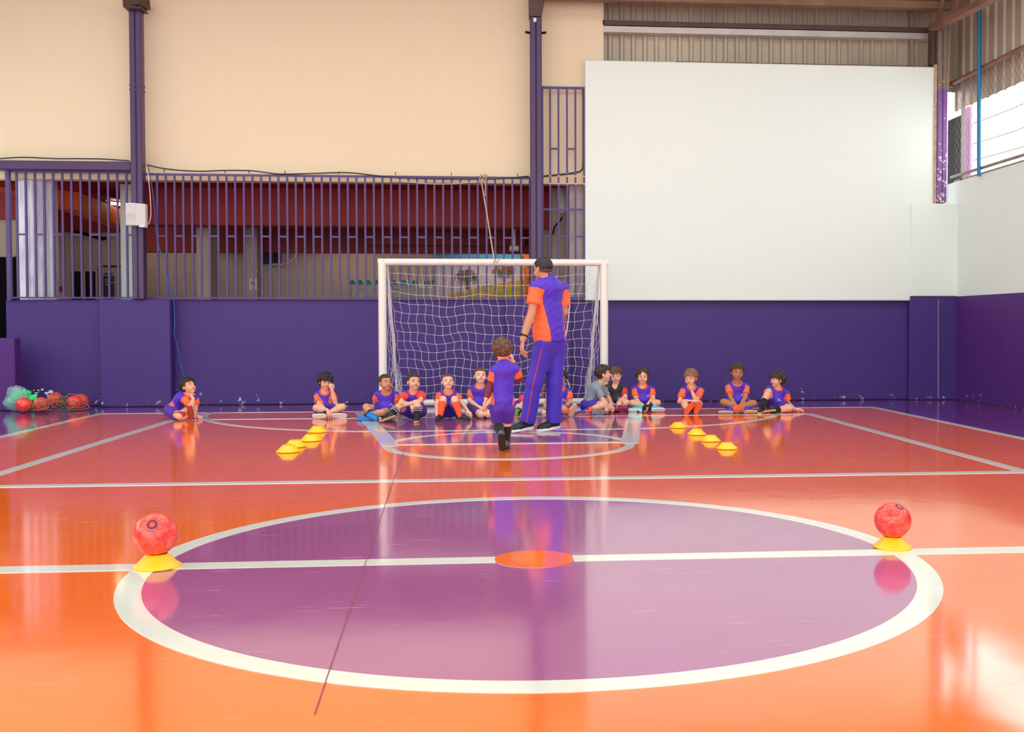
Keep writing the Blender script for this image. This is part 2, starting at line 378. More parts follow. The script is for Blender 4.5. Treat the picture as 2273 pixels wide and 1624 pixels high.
for k in range(6):
    p = A+dv*(0.05+k*0.36); q = A+dv*(0.05+k*0.36+0.18)+Vector((0, 0, 0.72)); r_ = A+dv*(0.05+k*0.36+0.36)
    MB().beam(p, q, 0.04, 0.04).obj('web_bar', M['rust'], tr); MB().beam(q, r_, 0.04, 0.04).obj('web_bar', M['rust'], tr)
MB().beam(A+Vector((0.03, 0.02, 0.02)), A+Vector((0.3, 0.0, 0.75)), 0.04, 0.04).obj('web_bar', M['rust'], tr)
def steel_column(pl, pr, ytop, ybot, Y, depth, mat, label, zcut=None):
    """two C channels face to face, with a seam between"""
    a, b = at(pl, 300, Y).x, at(pr, 300, Y).x; mid = (a+b)/2; z0 = at(pl, ybot, Y).z; z1 = at(pl, ytop, Y).z
    root = empty('steel_column', (mid, Y+depth/2, z0), label=label, category='column')
    for u, v in ((a, mid-0.004), (mid+0.004, b)):
        MB().bbox(u, v, Y, Y+depth, z0, z1, 0.008).obj('channel', mat, root)
    MB().box(a+0.02, b-0.02, Y+0.012, Y+depth-0.02, z0, z1-0.01).obj('seam_core', M['black'], root)
    return root, a, b, z0, z1
c1, a1, b1, z0, z1 = steel_column(289, 315, 22, 664, 14.62, 0.15, M['steel_purple'], 'purple steel column with a white loudspeaker on it')
MB().box(a1-0.004, b1+0.004, 14.616, 14.774, at(300, 190, 14.62).z, at(300, 186, 14.62).z).obj('weld_band', M['steel_purple'], c1)
MB().box(a1-0.004, b1+0.004, 14.616, 14.774, at(300, 201, 14.62).z, at(300, 197, 14.62).z).obj('weld_band', M['steel_purple'], c1)
MB().bbox(a1-0.03, b1+0.05, 14.5, 14.8, z1, z1+0.02, 0.005).obj('cap_plate', M['brown'], c1)
MB().beam((a1-0.02, 14.7, z1+0.1), (b1+0.05, 14.62, z1+0.12), 0.25, 0.16).obj('beam_end', M['brown'], c1)
c2, a2, b2, z0, z2 = steel_column(1177.5, 1203, 36, 664, 14.62, 0.15, M['steel_purple'], 'purple steel column standing behind the coach and the goal')
MB().prism([(a2-0.01, 14.6, z2), (b2-0.0, 14.6, z2), (b2+0.12, 14.6, z2+0.6), (a2-0.02, 14.6, z2+0.6)], (0, 0.2, 0)).obj('haunch', M['brown'], c2)
MB().bbox(a2+0.045, a2+0.085, 14.612, 14.622, z2-0.075, z2-0.02, 0.002).obj('paper_tag', M['white_plastic'], c2)
for sx, xx in ((-1, a2), (1, b2)): MB().tube([(xx+sx*0.0, 14.7, at(1170, 73, 14.7).z), (xx+sx*0.06, 14.66, at(1170, 73, 14.7).z)], 0.018, 8).obj('bolt', M['black'], c2)
t = NT('column_two_tone'); sp = t.n('SeparateXYZ'); t.l(t.coord(), sp.inputs[0])
zsplit = at(2090, 196, 14.75).z
f = t.ramp(t.math('ADD', sp.outputs[2], t.math('MULTIPLY', t.noise(12), 0.06)), zsplit, zsplit+0.05)
c_ = t.mix(f, lin((128, 82, 150)), lin((132, 122, 104)))
low = t.math('SUBTRACT', 1.0, t.ramp(sp.outputs[2], 2.8, 3.9))
pk = t.ramp(t.math('ADD', t.noise(26, None, 4), t.math('MULTIPLY', low, 0.14)), 0.66, 0.68)
t.base(t.mix(pk, c_, lin((214, 206, 204)))); t.b.inputs['Roughness'].default_value = 0.5
M['two_tone'] = t.m
c3, a3, b3, z0, z3 = steel_column(2082, 2103, 66, 450, 14.75, 0.14, M['two_tone'], 'corner steel column, bare grey above and chipped purple below')
MB().box(a3-0.045, a3-0.005, 14.78, 14.86, z0, ZWT+0.03).obj('plaster_edge', paint('broken_plaster_edge', (186, 160, 136), 0.9, 0.25, 14, 0.5, 30), c3)
MB().box(a3-0.09, a3-0.03, 14.8, 14.9, ZWT+0.03, z3+0.1).obj('rusty_plate', M['brown'], c3)
MB().tube([at(2107, 70, 14.8), at(2104, 200, 14.8)], 0.012, 6).obj('conduit', paint('pale_conduit', (206, 164, 136), 0.5), c3)
# ------------------------------------------------------------------ steel grilles (each bar a part)
BAR = None
def grille(name, label, xs, posts, yt, yb, Y, rails, spacers, w=0.026):
    root = empty(name, (at(xs[0], yb, Y).x, Y, at(xs[0], yb, Y).z), label=label, category='grille')
    zt, zb = at(xs[0], yt, Y).z, at(xs[0], yb, Y).z
    me = MB().box(-w/2, w/2, -w/2, w/2, zb, zt).mesh('bar', M['bar_purple'])
    X = [at(x, 523, Y).x for x in xs]
    for x in X:
        o = bpy.data.objects.new('bar', me); col.objects.link(o); o.location = (x, Y, 0); o.parent = root; o.matrix_parent_inverse = root.matrix_world.inverted()
    for py, xa, xb, h in rails:
        z = at(xa, py, Y).z
        MB().box(at(xa, 523, Y).x, at(xb, 523, Y).x, Y-w/2-0.002, Y+w/2+0.002, z-h/2, z+h/2).obj('rail', M['bar_purple'], root)
    for py, i, j in spacers:
        z = at(xs[0], py, Y).z
        xb = X[j] if j < len(X) else X[i]+0.1
        MB().box(X[i]+w/2, xb-w/2, Y-0.011, Y+0.011, z-0.012, z+0.012).obj('spacer', M['bar_purple'], root)
    for pl, pr, pt, pb in posts:
        MB().bbox(at(pl, 523, Y).x, at(pr, 523, Y).x, Y-0.032, Y+0.032, at(pl, pb, Y).z, at(pl, pt, Y).z, 0.004).obj('post', M['bar_purple'], root)
    return root, X, zb, zt
YG = 14.86
gl, GX, _, _ = grille('window_grille', 'purple bar grille at the left end in front of the pale fluted pillar', [38.5+20.3*i for i in range(13)], [(15, 24.5, 378, 667)], 380, 660, YG,
       [(379.5, 14, 290, 0.028), (660.5, 20, 296, 0.022)], [(520, 2*i, 2*i+1) for i in range(6)] + [(520, 12, 99)])
MB().bbox(-9.0, at(290, 365, 14.7).x, 14.72, 14.9, at(150, 379, 14.72).z+0.012, at(150, 357, 14.72).z, 0.01).obj('header_beam', M['steel_purple'], gl)
gm, GXm, _, _ = grille('window_grille', 'long purple bar grille between the two steel columns above the goal', [350.5+19.2*i for i in range(44)], [], 388, 660, YG,
       [(386.5, 326, 1180, 0.028), (661, 330, 1180, 0.022)], [(523.5, 2*i, 2*i+1) for i in range(22)])
for q in (365, 500, 553, 633, 752, 878, 1002, 1149): MB().box(at(q, 400, YG).x-0.006, at(q, 400, YG).x+0.006, YG-0.006, YG+0.006, at(700, 386, YG).z, at(700, 380, YG).z).obj('hook', M['grey_cable'], gm)
gr, GXr, _, _ = grille('window_grille', 'tall narrow purple bar grille between the steel column and the white wall', [1204.5, 1221.5, 1240, 1259, 1277.5, 1297], [], 193, 661, YG,
       [(194, 1203, 1299, 0.03), (464.5, 1203, 1299, 0.026), (661, 1203, 1299, 0.026)],
       [(329.5, 1, 2), (329.5, 3, 4), (524, 0, 1), (524, 2, 3), (524, 4, 5)])
M['bare_metal'] = paint('bare_weld_metal', (220, 176, 120), 0.4, 0.1)
for x in GXr[1:]:
    for py in (391, 408): MB().box(x-0.0155, x+0.0155, YG-0.0155, YG+0.0155, at(1250, py+1.5, YG).z, at(1250, py-1.5, YG).z).obj('weld_mark', M['bare_metal'], gr)
# ------------------------------------------------------------------ hall behind the grille
hb = MB().box(-9.0, 1.95, 19.6, 19.8, 0, 3.6).obj('wall_far_hall', M['beige'], kind='structure')
MB().box(-9.0, 3.0, YW+0.26, 19.7, 3.17, 3.3).obj('ceiling_hall', M['red_beam'], kind='structure')
MB().box(-9.2, -9.0, YW+0.3, 19.7, 0, 3.3).obj('wall_hall_light_block', M['beige'], kind='structure')  # unseen wall added to keep light out of the hall's left end
MB().box(2.3, 2.5, YW+0.26, 19.7, 0, 3.3).obj('wall_hall_right', M['beige'], kind='structure')
def hbeam(name, pl, pr, yt, yb, Y, d, mat, label):
    o = MB().box(at(pl, yb, Y).x, at(pr, yb, Y).x, Y, Y+d, at(pl, yb, Y).z, 3.2).obj(name, mat, label=label, category='beam'); return o
hbeam('red_ceiling_beam', 300, 1228, 425, 498, 16.5, 0.4, M['red_beam'], 'broad red ceiling beam nearest behind the long grille')
hbeam('red_ceiling_beam', 280, 1235, 500, 558, 18.6, 0.3, M['red_beam'], 'dark red ceiling beam farther back, just above the beige wall')
hbeam('red_ceiling_beam', 817, 1165, 500, 542, 18.2, 0.3, M['red_beam'], 'made-up shorter red beam marking off the lit strip above the painted mural')  # made-up beam; its edge sets off the lit lower strip of the beam behind
def hcol(pl, pr, Y, d, mat, label, py=600, z1=3.2, name='concrete_pillar', cat='pillar'):
    return MB().bbox(at(pl, py, Y).x, at(pr, py, Y).x, Y, Y+d, 0, z1, 0.012).obj(name, mat, label=label, category=cat)
hcol(436, 468, 17.2, 0.55, M['beige'], 'beige square pillar left of the pair behind the long grille')
hcol(545, 571, 18.0, 0.5, M['beige'], 'beige square pillar with a paper notice taped on it')
hcol(268, 297, 16.2, 0.4, M['white_wall'], 'white square pillar beside the purple steel column and loudspeaker')
hcol(1204, 1223, 17.0, 0.5, M['beige'], 'beige square pillar just right of the coach head behind the grille')
hcol(1226, 1262, 16.2, 0.2, M['beige'], 'greyish beige wall pier with a black cable behind the narrow grille')
# stained pier
t = NT('stained_pier_paint'); c0 = t.mix(t.ramp(t.noise(2.0, t.mapped((5, 5, 1)), 4), 0.35, 0.7), lin((206, 190, 182)), lin((178, 162, 160)))
ps = t.ramp(t.noise(3.0, t.mapped((3, 1, 1.6)), 3, 0.6), 0.58, 0.75)
t.base(t.mix(t.math('MULTIPLY', ps, 0.55), c0, lin((128, 40, 128)))); t.b.inputs['Roughness'].default_value = 0.8; M['stained'] = t.m
MB().bbox(px_x(1264, 15.1), px_x(1304, 15.1), 15.1, 15.5, 0, 3.3, 0.01).obj('concrete_pillar', M['stained'], label='whitish pier with purple paint stains right against the white wall', category='pillar')
# fluted pillar at the left
b = MB(); n = 26; xa, xb_ = at(38, 500, 15.2).x, at(119, 500, 15.2).x; pts = []
for i in range(n*2+1):
    u = i/(n*2); pts.append((xa+(xb_-xa)*u, 15.25-0.16*math.sin(PI*u)-0.022*abs(math.sin(PI*u*4.5)), ZL-0.05))
b.prism(pts+[(xb_, 15.36, ZL-0.05), (xa, 15.36, ZL-0.05)], (0, 0, 3.25-ZL)); b.sm = [False]*len(b.f)
t = NT('whitewashed_flutes'); t.base(t.mix(t.ramp(t.noise(2.2, t.mapped((6, 6, 1)), 5, 0.6), 0.4, 0.7), lin((222, 226, 232)), lin((176, 170, 196)))); t.b.inputs['Roughness'].default_value = 0.7
b.obj('fluted_pillar', t.m, label='pale whitewashed fluted pillar behind the left grille', category='pillar')
# orange beams at the left (run into the hall)
def slant(pts, Y0, Y1, mat, label):
    (x0_, y0_), (x1_, y1_), h = pts
    A = at(x0_, y0_, Y0); B = at(x1_, y1_, Y1); b = MB(); hh = Vector((0, 0, h)); w = Vector((0.25, 0.2, 0))
    b.prism([A, B, B+hh, A+hh], w); return b.obj('orange_ceiling_beam', mat, label=label, category='beam')
hbeam('red_ceiling_beam', 100, 290, 430, 513, 18.75, 0.2, M['red_beam'], 'dark red ceiling beam under the slanting orange beam at the left')
hbeam('red_ceiling_beam', -90, 60, 425, 484, 16.8, 0.15, M['red_beam'], 'dark red ceiling beam left of the fluted pillar')
slant(((122, 462), (256, 508), 0.26), 15.8, 18.4, M['orange_beam'], 'slanting orange ceiling beam left of the white pillar')
slant(((122, 418), (285, 452), 0.34), 15.6, 18.2, M['red_beam'], 'slanting dark red ceiling beam above the orange one')
slant(((-60, 408), (36, 438), 0.3), 15.6, 16.6, M['orange_beam'], 'short orange ceiling beam at the left edge of the grille')
# things on the far hall wall
YH = 19.58
def plate(name, x0, x1, y0, y1, Y, d, mat, parent=None, **tags):
    A = at(x0, y1, Y); B = at(x1, y0, Y)
    return MB().box(A.x, B.x, Y-d, Y, A.z, B.z).obj(name, mat, parent, **tags)
def window(x0, x1, y0, y1, Y, n, label):
    A = at(x0, y1, Y); B = at(x1, y0, Y); r = empty('window_1' if x0 > 100 else 'window_2', ((A.x+B.x)/2, Y, A.z), kind='structure')
    w = (B.x-A.x)
    for i in range(n):
        MB().box(A.x+w*i/n+0.03, A.x+w*(i+1)/n-0.03, Y-0.02, Y-0.005, A.z, B.z-0.04).obj('pane', M['dark_glass'], r)
        MB().box(A.x+w*i/n, A.x+w*i/n+0.03, Y-0.05, Y, A.z, B.z).obj('frame_bar', M['beige'], r)
    MB().box(A.x, B.x, Y-0.06, Y, B.z-0.04, B.z+0.05).obj('frame_bar', M['beige'], r)
    MB().box(B.x-0.03, B.x, Y-0.05, Y, A.z, B.z).obj('frame_bar', M['beige'], r)
window(157, 218, 597, 700, 19.0, 2, '')
window(-60, 36, 574, 720, 17.0, 3, '')
MB().box(at(110, 600, 19.0).x, at(300, 600, 19.0).x, 19.0, 19.1, 0, 3.2).obj('wall_hall_left', M['beige'], kind='structure')
MB().box(at(-90, 600, 17.0).x, at(70, 600, 17.0).x, 17.0, 17.1, 0, 3.2).obj('wall_hall_corner', M['beige'], kind='structure')
# black sheet for the unlit inside of the gap left of the low wall
MB().box(-9.0, XE-0.01, 15.3, 15.4, 0, at(5, 570, 15.3).z).obj('doorway_dark_sheet', paint('unlit_doorway', (9, 8, 14), 0.9, 0.1, spec=0.05), kind='structure')
# poster
po = plate('wall_poster', 231, 253, 612, 700, 18.98, 0.01, paint('dark_violet_paper', (40, 26, 66), 0.5), label='dark violet poster with white lettering left of the white pillar', category='poster')
plate('poster_rail', 231, 250, 606, 609, 18.98, 0.02, M['black'], po)
def text_mesh(s, size, loc, mat, name='lettering', parent=None, rot=(PI/2, 0, 0), ext=0.002, align='CENTER'):
    cu = bpy.data.curves.new(name, 'FONT'); cu.body = s; cu.size = size; cu.extrude = ext; cu.align_x = align; cu.align_y = 'CENTER'; cu.resolution_u = 2
    ob = bpy.data.objects.new(name, cu); col.objects.link(ob); dg = bpy.context.evaluated_depsgraph_get()
    me = bpy.data.meshes.new_from_object(ob.evaluated_get(dg)); bpy.data.objects.remove(ob); bpy.data.curves.remove(cu)
    me.materials.clear(); me.materials.append(mat); o = bpy.data.objects.new(name, me); col.objects.link(o)
    o.matrix_world = Matrix.Translation(Vector(loc)) @ Matrix.Rotation(rot[2], 4, 'Z') @ Matrix.Rotation(rot[0], 4, 'X')
    if parent is not None: o.parent = parent; o.matrix_parent_inverse = parent.matrix_world.inverted()
    return o
for i, s in enumerate(('Aqui', 'Tecnologia', 'Viva')): text_mesh(s, 0.04, at(233.5, 620.5+5.6*i, 18.96), M['white_plastic'], parent=po, align='LEFT')
plate('handrail_bar', 231, 268, 589, 592.5, 18.9, 0.06, M['black'], label='short black bar on the wall above the violet poster', category='bar')
plate('fire_extinguisher_sign', 131, 139, 636, 647, 18.9, 0.03, paint('red_sign', (176, 20, 30), 0.4), label='red and white sign beside the fluted pillar', category='sign')
# pipe run, lamp
pr_ = MB().tube([at(162, 513, 18.4), at(200, 522, 18.6), at(228, 530, 18.8), at(234, 528, 18.85)], 0.03, 8).obj('black_conduit', M['black'], label='black conduit curving under the orange beam', category='pipe')
lm = empty('ceiling_lamp', at(250, 450, 17.6), label='lit tube lamp under the ceiling beside the white pillar', category='lamp')
A = at(245, 451, 17.6); MB().tube([A, A+Vector((0.30, 0.25, -0.02))], 0.02, 8).obj('tube', emit('lamp_glow', (255, 226, 170), 30), lm)
MB().beam(A+Vector((-0.05, -0.04, 0.035)), A+Vector((0.34, 0.28, 0.035)), 0.06, 0.03).obj('fitting', M['white_plastic'], lm)
MB().tube([A+Vector((-.04, -.03, 0)), A], 0.022, 8).obj('socket', M['black'], lm)
# notice
no = plate('paper_notice', 554, 570, 617, 643, 17.99, 0.006, M['white_plastic'], label='white paper notice with a red mark taped on the beige pillar', category='notice')
MB().tube([at(562, 628, 17.98), at(562, 628, 17.975)], 0.035, 12).obj('red_mark', paint('red_print', (206, 50, 46), 0.6), no)
# wall box with cables
wx = empty('wall_monitor', at(600, 575, 19.4), label='dark wall monitor on a bracket with loose white cables', category='monitor')
plate('screen_case', 586, 605, 545, 588, 19.4, 0.25, paint('navy_plastic', (24, 22, 48), 0.4), wx)
plate('shelf', 586, 630, 588, 590, 19.5, 0.3, M['white_plastic'], wx)
plate('junction_box', 610, 624, 556, 584, 19.5, 0.15, M['black'], wx)
MB().tube(smooth_pts([at(626, 585, 19.2), at(640, 582, 19.2), at(652, 573, 19.25), at(655, 562, 19.3), at(650, 550, 19.4)]), 0.008, 6).obj('cable', M['white_plastic'], wx)
MB().tube(smooth_pts([at(598, 592, 19.3), at(588, 594, 19.35), at(580, 602, 19.4), at(575, 608, 19.5)]), 0.008, 6).obj('cable', M['white_plastic'], wx)
MB().tube(smooth_pts([at(628, 575, 19.3), at(631, 562, 19.35), at(637, 552, 19.4)]), 0.008, 6).obj('cable', M['white_plastic'], wx)
# class board with teal scallops
cb = plate('class_board', 782, 966, 622, 690, YH-.01, 0.02, paint('pale_green_felt', (190, 196, 178), 0.9), label='pale green felt board with teal scalloped top and word cards', category='board')
teal = paint('teal_card', (10, 140, 138), 0.6)
for i, q in enumerate((782, 799, 817, 837, 858, 874, 896, 921, 947, 961)):
    c_ = at(q, 628, YH-.03); b = MB(); b.prism([(c_.x-0.055, c_.y, c_.z-0.02), (c_.x+0.055, c_.y, c_.z-0.02), (c_.x+0.045, c_.y, c_.z+0.03), (c_.x, c_.y, c_.z+0.065), (c_.x-0.045, c_.y, c_.z+0.03)], (0, -0.02, 0)); b.obj('scallop', teal, cb)
card = paint('word_card', (206, 196, 206), 0.8); ink = paint('black_ink', (24, 20, 24), 0.6)
for s, q, yq in (('Todas', 803, 641), ('vocês', 831, 641), ('são', 855, 641), ('filhos', 878, 641), ('da', 793, 656), ('Cruz', 818, 656), ('mãe', 842, 656)):
    c_ = at(q, yq, YH-.04); MB().box(c_.x-0.085, c_.x+0.085, c_.y-0.003, c_.y, c_.z-0.026, c_.z+0.026).obj('word_card', card, cb)
    text_mesh(s, 0.05, (c_.x, c_.y-0.004, c_.z), ink, parent=cb, ext=0.001)
for q, w in ((935, 0.20), (953, 0.12)):
    c_ = at(q, 634, YH-.035); MB().box(c_.x-w/2, c_.x+w/2, c_.y-0.003, c_.y, c_.z-0.05, c_.z+0.05).obj('paper_strip', paint('cream_paper', (238, 226, 190), 0.8), cb)
# mural
mu = empty('painted_mural', at(1060, 665, YH), label='painted mural of two blossoming trees on a green hill', category='mural')
def mpoly(name, pts, lvl, mat, jit=0):
    b = MB(); b.prism([at(x, y, YH-0.004*lvl) for x, y in pts], (0, 0.003, 0)); return b.obj(name, mat, mu)
t = NT('mural_sky'); sp = t.n('SeparateXYZ'); t.l(t.coord(), sp.inputs[0]); zt = at(1060, 585, YH).z
f = t.ramp(t.math('ADD', sp.outputs[2], t.math('MULTIPLY', t.noise(3), 0.12)), zt-0.12, zt+0.2)
t.base(t.mix(f, lin((214, 206, 204)), lin((70, 156, 196)))); t.b.inputs['Roughness'].default_value = 0.7
mpoly('sky', [(966, 700), (1154, 700), (1154, 540), (966, 540)], 1, t.m)
t = NT('mural_hill'); t.base(t.mix(t.ramp(t.noise(3.0, t.mapped((1.2, 1, 5), (0, 0.35, 0)), 4), 0.4, 0.6), lin((226, 190, 74)), lin((176, 176, 74)))); t.b.inputs['Roughness'].default_value = 0.7
mpoly('hill', [(966, 700), (1157, 700), (1157, 621), (1130, 625), (1100, 630), (1060, 638), (1010, 650), (975, 664)], 2, t.m)
tk = paint('mural_trunk', (122, 82, 62), 0.8)
def mtree(x, yb, yt, rx, ry, green, pink):
    mpoly('trunk', [(x-2.5, yb), (x+3, yb), (x+1.5, yb-14), (x+6, yt+4), (x+3, yt+2), (x, yb-17), (x-5, yt+3), (x-7, yt+5), (x-1.5, yb-14)], 3, tk)
    for i in range(70):
        a = rnd.uniform(0, 2*PI); r = math.sqrt(rnd.random()); cx_, cy_ = x+rx*r*math.cos(a), yt+ry*0.2+ry*r*math.sin(a)*(0.7 if math.sin(a) > 0 else 1)
        q = rnd.uniform(2.2, 4.6); k = pink if rnd.random() < (0.5 if math.sin(a) < 0.1 else 0.12) else green
        mpoly('leaf_patch', [(cx_+q*math.cos(2*PI*j/7)*rnd.uniform(.7, 1.3), cy_+q*0.6*math.sin(2*PI*j/7)*rnd.uniform(.7, 1.3)) for j in range(7)], 3.5+0.05*i, k)
gn = paint('mural_leaf_green', (84, 128, 70), 0.8, 0.25, 14); pk_ = paint('mural_blossom', (166, 84, 110), 0.8, 0.2, 14); rd_ = paint('mural_red_blossom', (190, 60, 70), 0.8, 0.2, 14)
mtree(1037, 642, 611, 24, 16, gn, pk_); mtree(1119, 624, 597, 24, 16, gn, rd_)
t = NT('mural_stone_tower'); v = t.n('TexVoronoi', feature='DISTANCE_TO_EDGE'); v.inputs['Scale'].default_value = 9; t.l(t.mapped((1, 1, 0.75)), v.inputs['Vector'])
t.base(t.mix(t.ramp(v.outputs['Distance'], 0.015, 0.05), lin((110, 54, 28)), lin((226, 136, 56)))); t.b.inputs['Roughness'].default_value = 0.7
mpoly('stone_tower', [(1157, 700), (1180, 700), (1180, 541), (1157, 541)], 4, t.m)
# fan and lamp globe behind the narrow grille
gb = empty('globe_lamp', at(1249, 462, 16.1), label='unlit white globe lamp hanging behind the narrow grille', category='lamp')
MB().lathe([(0.0, -0.09), (0.05, -0.08), (0.085, -0.04), (0.09, 0.02), (0.085, 0.3), (0.03, 0.32), (0, 0.32)], at(1249, 462, 16.1), 16).obj('shade', M['white_plastic'], gb)
MB().tube([at(1249, 432, 16.1), at(1249, 410, 16.1)], 0.012, 6).obj('stem', M['grey_steel'], gb)
MB().tube(smooth_pts([at(1227, 520, 16.1), at(1232, 502, 16.05), at(1242, 492, 16.05), at(1248, 481, 16.05)]), 0.014, 6).obj('loose_cable', M['black'], label='black cable bending across the beige pier behind the narrow grille', category='cable')
pj = empty('white_projector', at(1140, 555, 17.6), label='white ceiling projector under the red beam left of the steel column', category='projector')
b = MB(); b.bbox(at(1131, 552, 17.4).x, at(1152, 552, 17.4).x, 17.4, 17.65, at(1140, 556, 17.4).z, at(1140, 545, 17.4).z, 0.01); b.obj('case', M['white_plastic'], pj); q_ = at(1142, 545, 17.5); MB().tube([(q_.x, 17.5, q_.z-0.01), (q_.x, 17.5, 3.17)], 0.02, 8).obj('ceiling_mount', M['white_plastic'], pj)
# ------------------------------------------------------------------ cables and loudspeaker
def cable(name, pts, Y, r, mat, label):
    return MB().tube(smooth_pts([at(p[0], p[1], p[2] if len(p) > 2 else Y) for p in pts]), r, 6).obj(name, mat, label=label, category='cable')
cable('black_cable', [(-60, 356), (0, 352), (50, 349), (100, 351), (130, 352), (170, 352), (230, 353), (288, 357)], 14.7, 0.009, M['grey_cable'], 'black cable lying along the purple header beam at the left')
cable('black_cable', [(327, 366), (358, 373), (400, 378), (450, 380), (500, 378), (560, 379), (620, 386), (700, 384.5), (770, 383), (830, 389), (880, 394), (950, 396.5), (1030, 397.5), (1100, 397), (1174, 391)], 14.83, 0.009, M['grey_cable'], 'black cable sagging along the top of the long grille')
cable('black_cable', [(1204, 391, 14.95), (1240, 388, 14.95), (1278, 383, 14.95), (1292, 376, 14.95), (1294.5, 360, 14.9), (1294.5, 300, 14.9), (1294.5, 230, 14.9), (1294, 196, 14.9)], 14.93, 0.012, M['grey_cable'], 'black conduit rising behind the edge of the narrow grille')
cable('cream_cable', [(326, 371), (329, 390), (333, 430), (335, 470), (332, 492), (328, 497), (322, 487), (318, 481)], 14.6, 0.006, M['cream_cable'], 'cream cable looping from the wall to the loudspeaker')
cable('blue_cable', [(328, 368, 14.66), (335, 400, 14.66), (343, 460, 14.66), (346, 505, 14.66), (352, 545, 14.66), (364, 580, 14.66), (370, 610, 14.66), (379, 645, 14.66), (386, 665, 14.66), (388, 720, 14.66), (387, 745, 14.66), (393, 765, 14.66), (399, 800, 14.66), (405, 822, 14.66), (410, 845, 14.66), (400, 860, 14.66), (389, 867, 14.66)], 14.8, 0.007, M['blue_cable'], 'long blue cable hanging down to the seated boy at the left')
cable('pale_wire', [(880, 400), (940, 407), (1000, 408), (1060, 403), (1068, 398)], 14.84, 0.005, M['cream_cable'], 'thin pale wire sagging behind the rope knot on the grille')
sp_ = empty('loudspeaker', at(300, 500, 14.5), label='white loudspeaker box hung on the purple steel column', category='loudspeaker')
xa, xb_ = at(281, 475, 14.45).x, at(319, 475, 14.45).x; xm = at(302, 475, 14.45).x; zt, zb = at(300, 451, 14.45).z, at(300, 500, 14.45).z
b = MB(); b.prism([(xa, 14.42, zb), (xm, 14.42, zb), (xb_, 14.52, zb), (xb_, 14.62, zb), (xa, 14.62, zb)], (0, 0, zt-zb)); b.obj('case', M['white_plastic'], sp_)
b = MB(); b.bbox(xa+0.008, xm-0.004, 14.412, 14.422, zb+0.01, zt-0.01, 0.003); b.obj('front_cloth', M['grey_cloth'], sp_)
b = MB(); b.tube([((xa+xm)/2, 14.413, zb+0.11), ((xa+xm)/2, 14.408, zb+0.11)], 0.055, 20); b.obj('cone_disc', paint('grey_disc', (186, 188, 184), 0.7), sp_)
b = MB(); b.box(xm+0.03, xm+0.1, 14.47, 14.6, zb-0.02, zb); b.obj('bracket', M['white_plastic'], sp_)
# ------------------------------------------------------------------ goal
YGL = 13.62; YB = 14.38
gx0, gx1 = at(849, 700, YGL).x, at(1341, 700, YGL).x; zc = at(1100, 582, YGL).z; pr = 0.052
go = empty('football_goal', ((gx0+gx1)/2, YGL, 0), label='white steel football goal with a knotted net, chipped paint on the crossbar', category='goal')
t = NT('chipped_white_goal_paint'); nn = t.noise(14, None, 5, 0.6); sx = t.n('SeparateXYZ'); t.l(t.coord(), sx.inputs[0])
chip = t.ramp(nn, 0.70, 0.72)
rst = t.math('MULTIPLY', t.ramp(t.noise(3.0, None, 4), 0.58, 0.72), 0.4)
t.base(t.mix(chip, t.mix(rst, lin((232, 229, 218)), lin((206, 176, 140))), lin((60, 40, 36)))); t.b.inputs['Roughness'].default_value = 0.4; M['goal'] = t.m
MB().tube([(gx0, YGL, 0.0), (gx0, YGL, zc+0.035)], pr, 16).obj('post', M['goal'], go); MB().tube([(gx1, YGL, 0.0), (gx1, YGL, zc+0.035)], pr, 16).obj('post', M['goal'], go)
MB().tube([(gx0-0.052, YGL, zc), (gx1+0.052, YGL, zc)], 0.044, 16).obj('crossbar', M['goal'], go)
for xx in (gx0, gx1):
    s_ = 1 if xx == gx0 else -1
    MB().tube([(xx+s_*0.06, YGL+0.05, zc-0.03), (xx+s_*0.13, YB, 0.06)], 0.016, 10).obj('stay', M['goal'], go)
    MB().tube([(xx, YGL, 0.05), (xx+s_*0.13, YB, 0.05)], 0.03, 10).obj('ground_bar', M['goal'], go)
MB().tube([(gx0+0.13, YB, 0.05), (gx1-0.13, YB, 0.05)], 0.045, 12).obj('ground_bar', M['goal'], go)
# net: one string mesh over back and sides, slack and wavy
def net_pt(s, t_):
    """s 0..1 across, t_ 0..1 from crossbar to ground bar"""
    sag = 0.05*math.sin(PI*t_)
    x = gx0+0.06+(gx1-gx0-0.12)*s; x = x+(gx0+gx1-2*x)*0.045*t_
    skew = 0.10*(t_-0.3)*(1-s)
    wob = 0.022*math.sin(9.1*s+7.3*t_)+0.015*math.sin(23*s-11*t_+1.3)+0.012*math.sin(41*t_+17*s)
    wz = 0.022*math.sin(13*s+4.7*t_+0.5)+0.014*math.sin(29*s+9*t_)
    y = YGL+0.03+(YB-YGL-0.05)*(t_**0.8)+sag+0.03*math.sin(6*s+5*t_)
    z = zc-0.03-(zc-0.09)*t_ - 0.10*math.sin(PI*s)*math.sin(PI*t_)*0.6
    k = math.sin(PI*t_)**0.5 if 0 < t_ < 1 else 0
    return Vector((x+skew*k+wob*k, y, z+wz*k))
b = MB(); NS, NTT = 25, 15
for i in range(NS+1):
    b.tube([net_pt(i/NS, j/44) for j in range(45)], 0.0027, 4, cap=False)
for j in range(NTT+1):
    b.tube([net_pt(i/75, j/NTT) for i in range(76)], 0.0027, 4, cap=False)
for i in range(0, NS+1):
    for j in range(0, NTT+1):
        p = net_pt(i/NS, j/NTT); b.box(p.x-.0038, p.x+.0038, p.y-.0038, p.y+.0038, p.z-.0038, p.z+.0038)
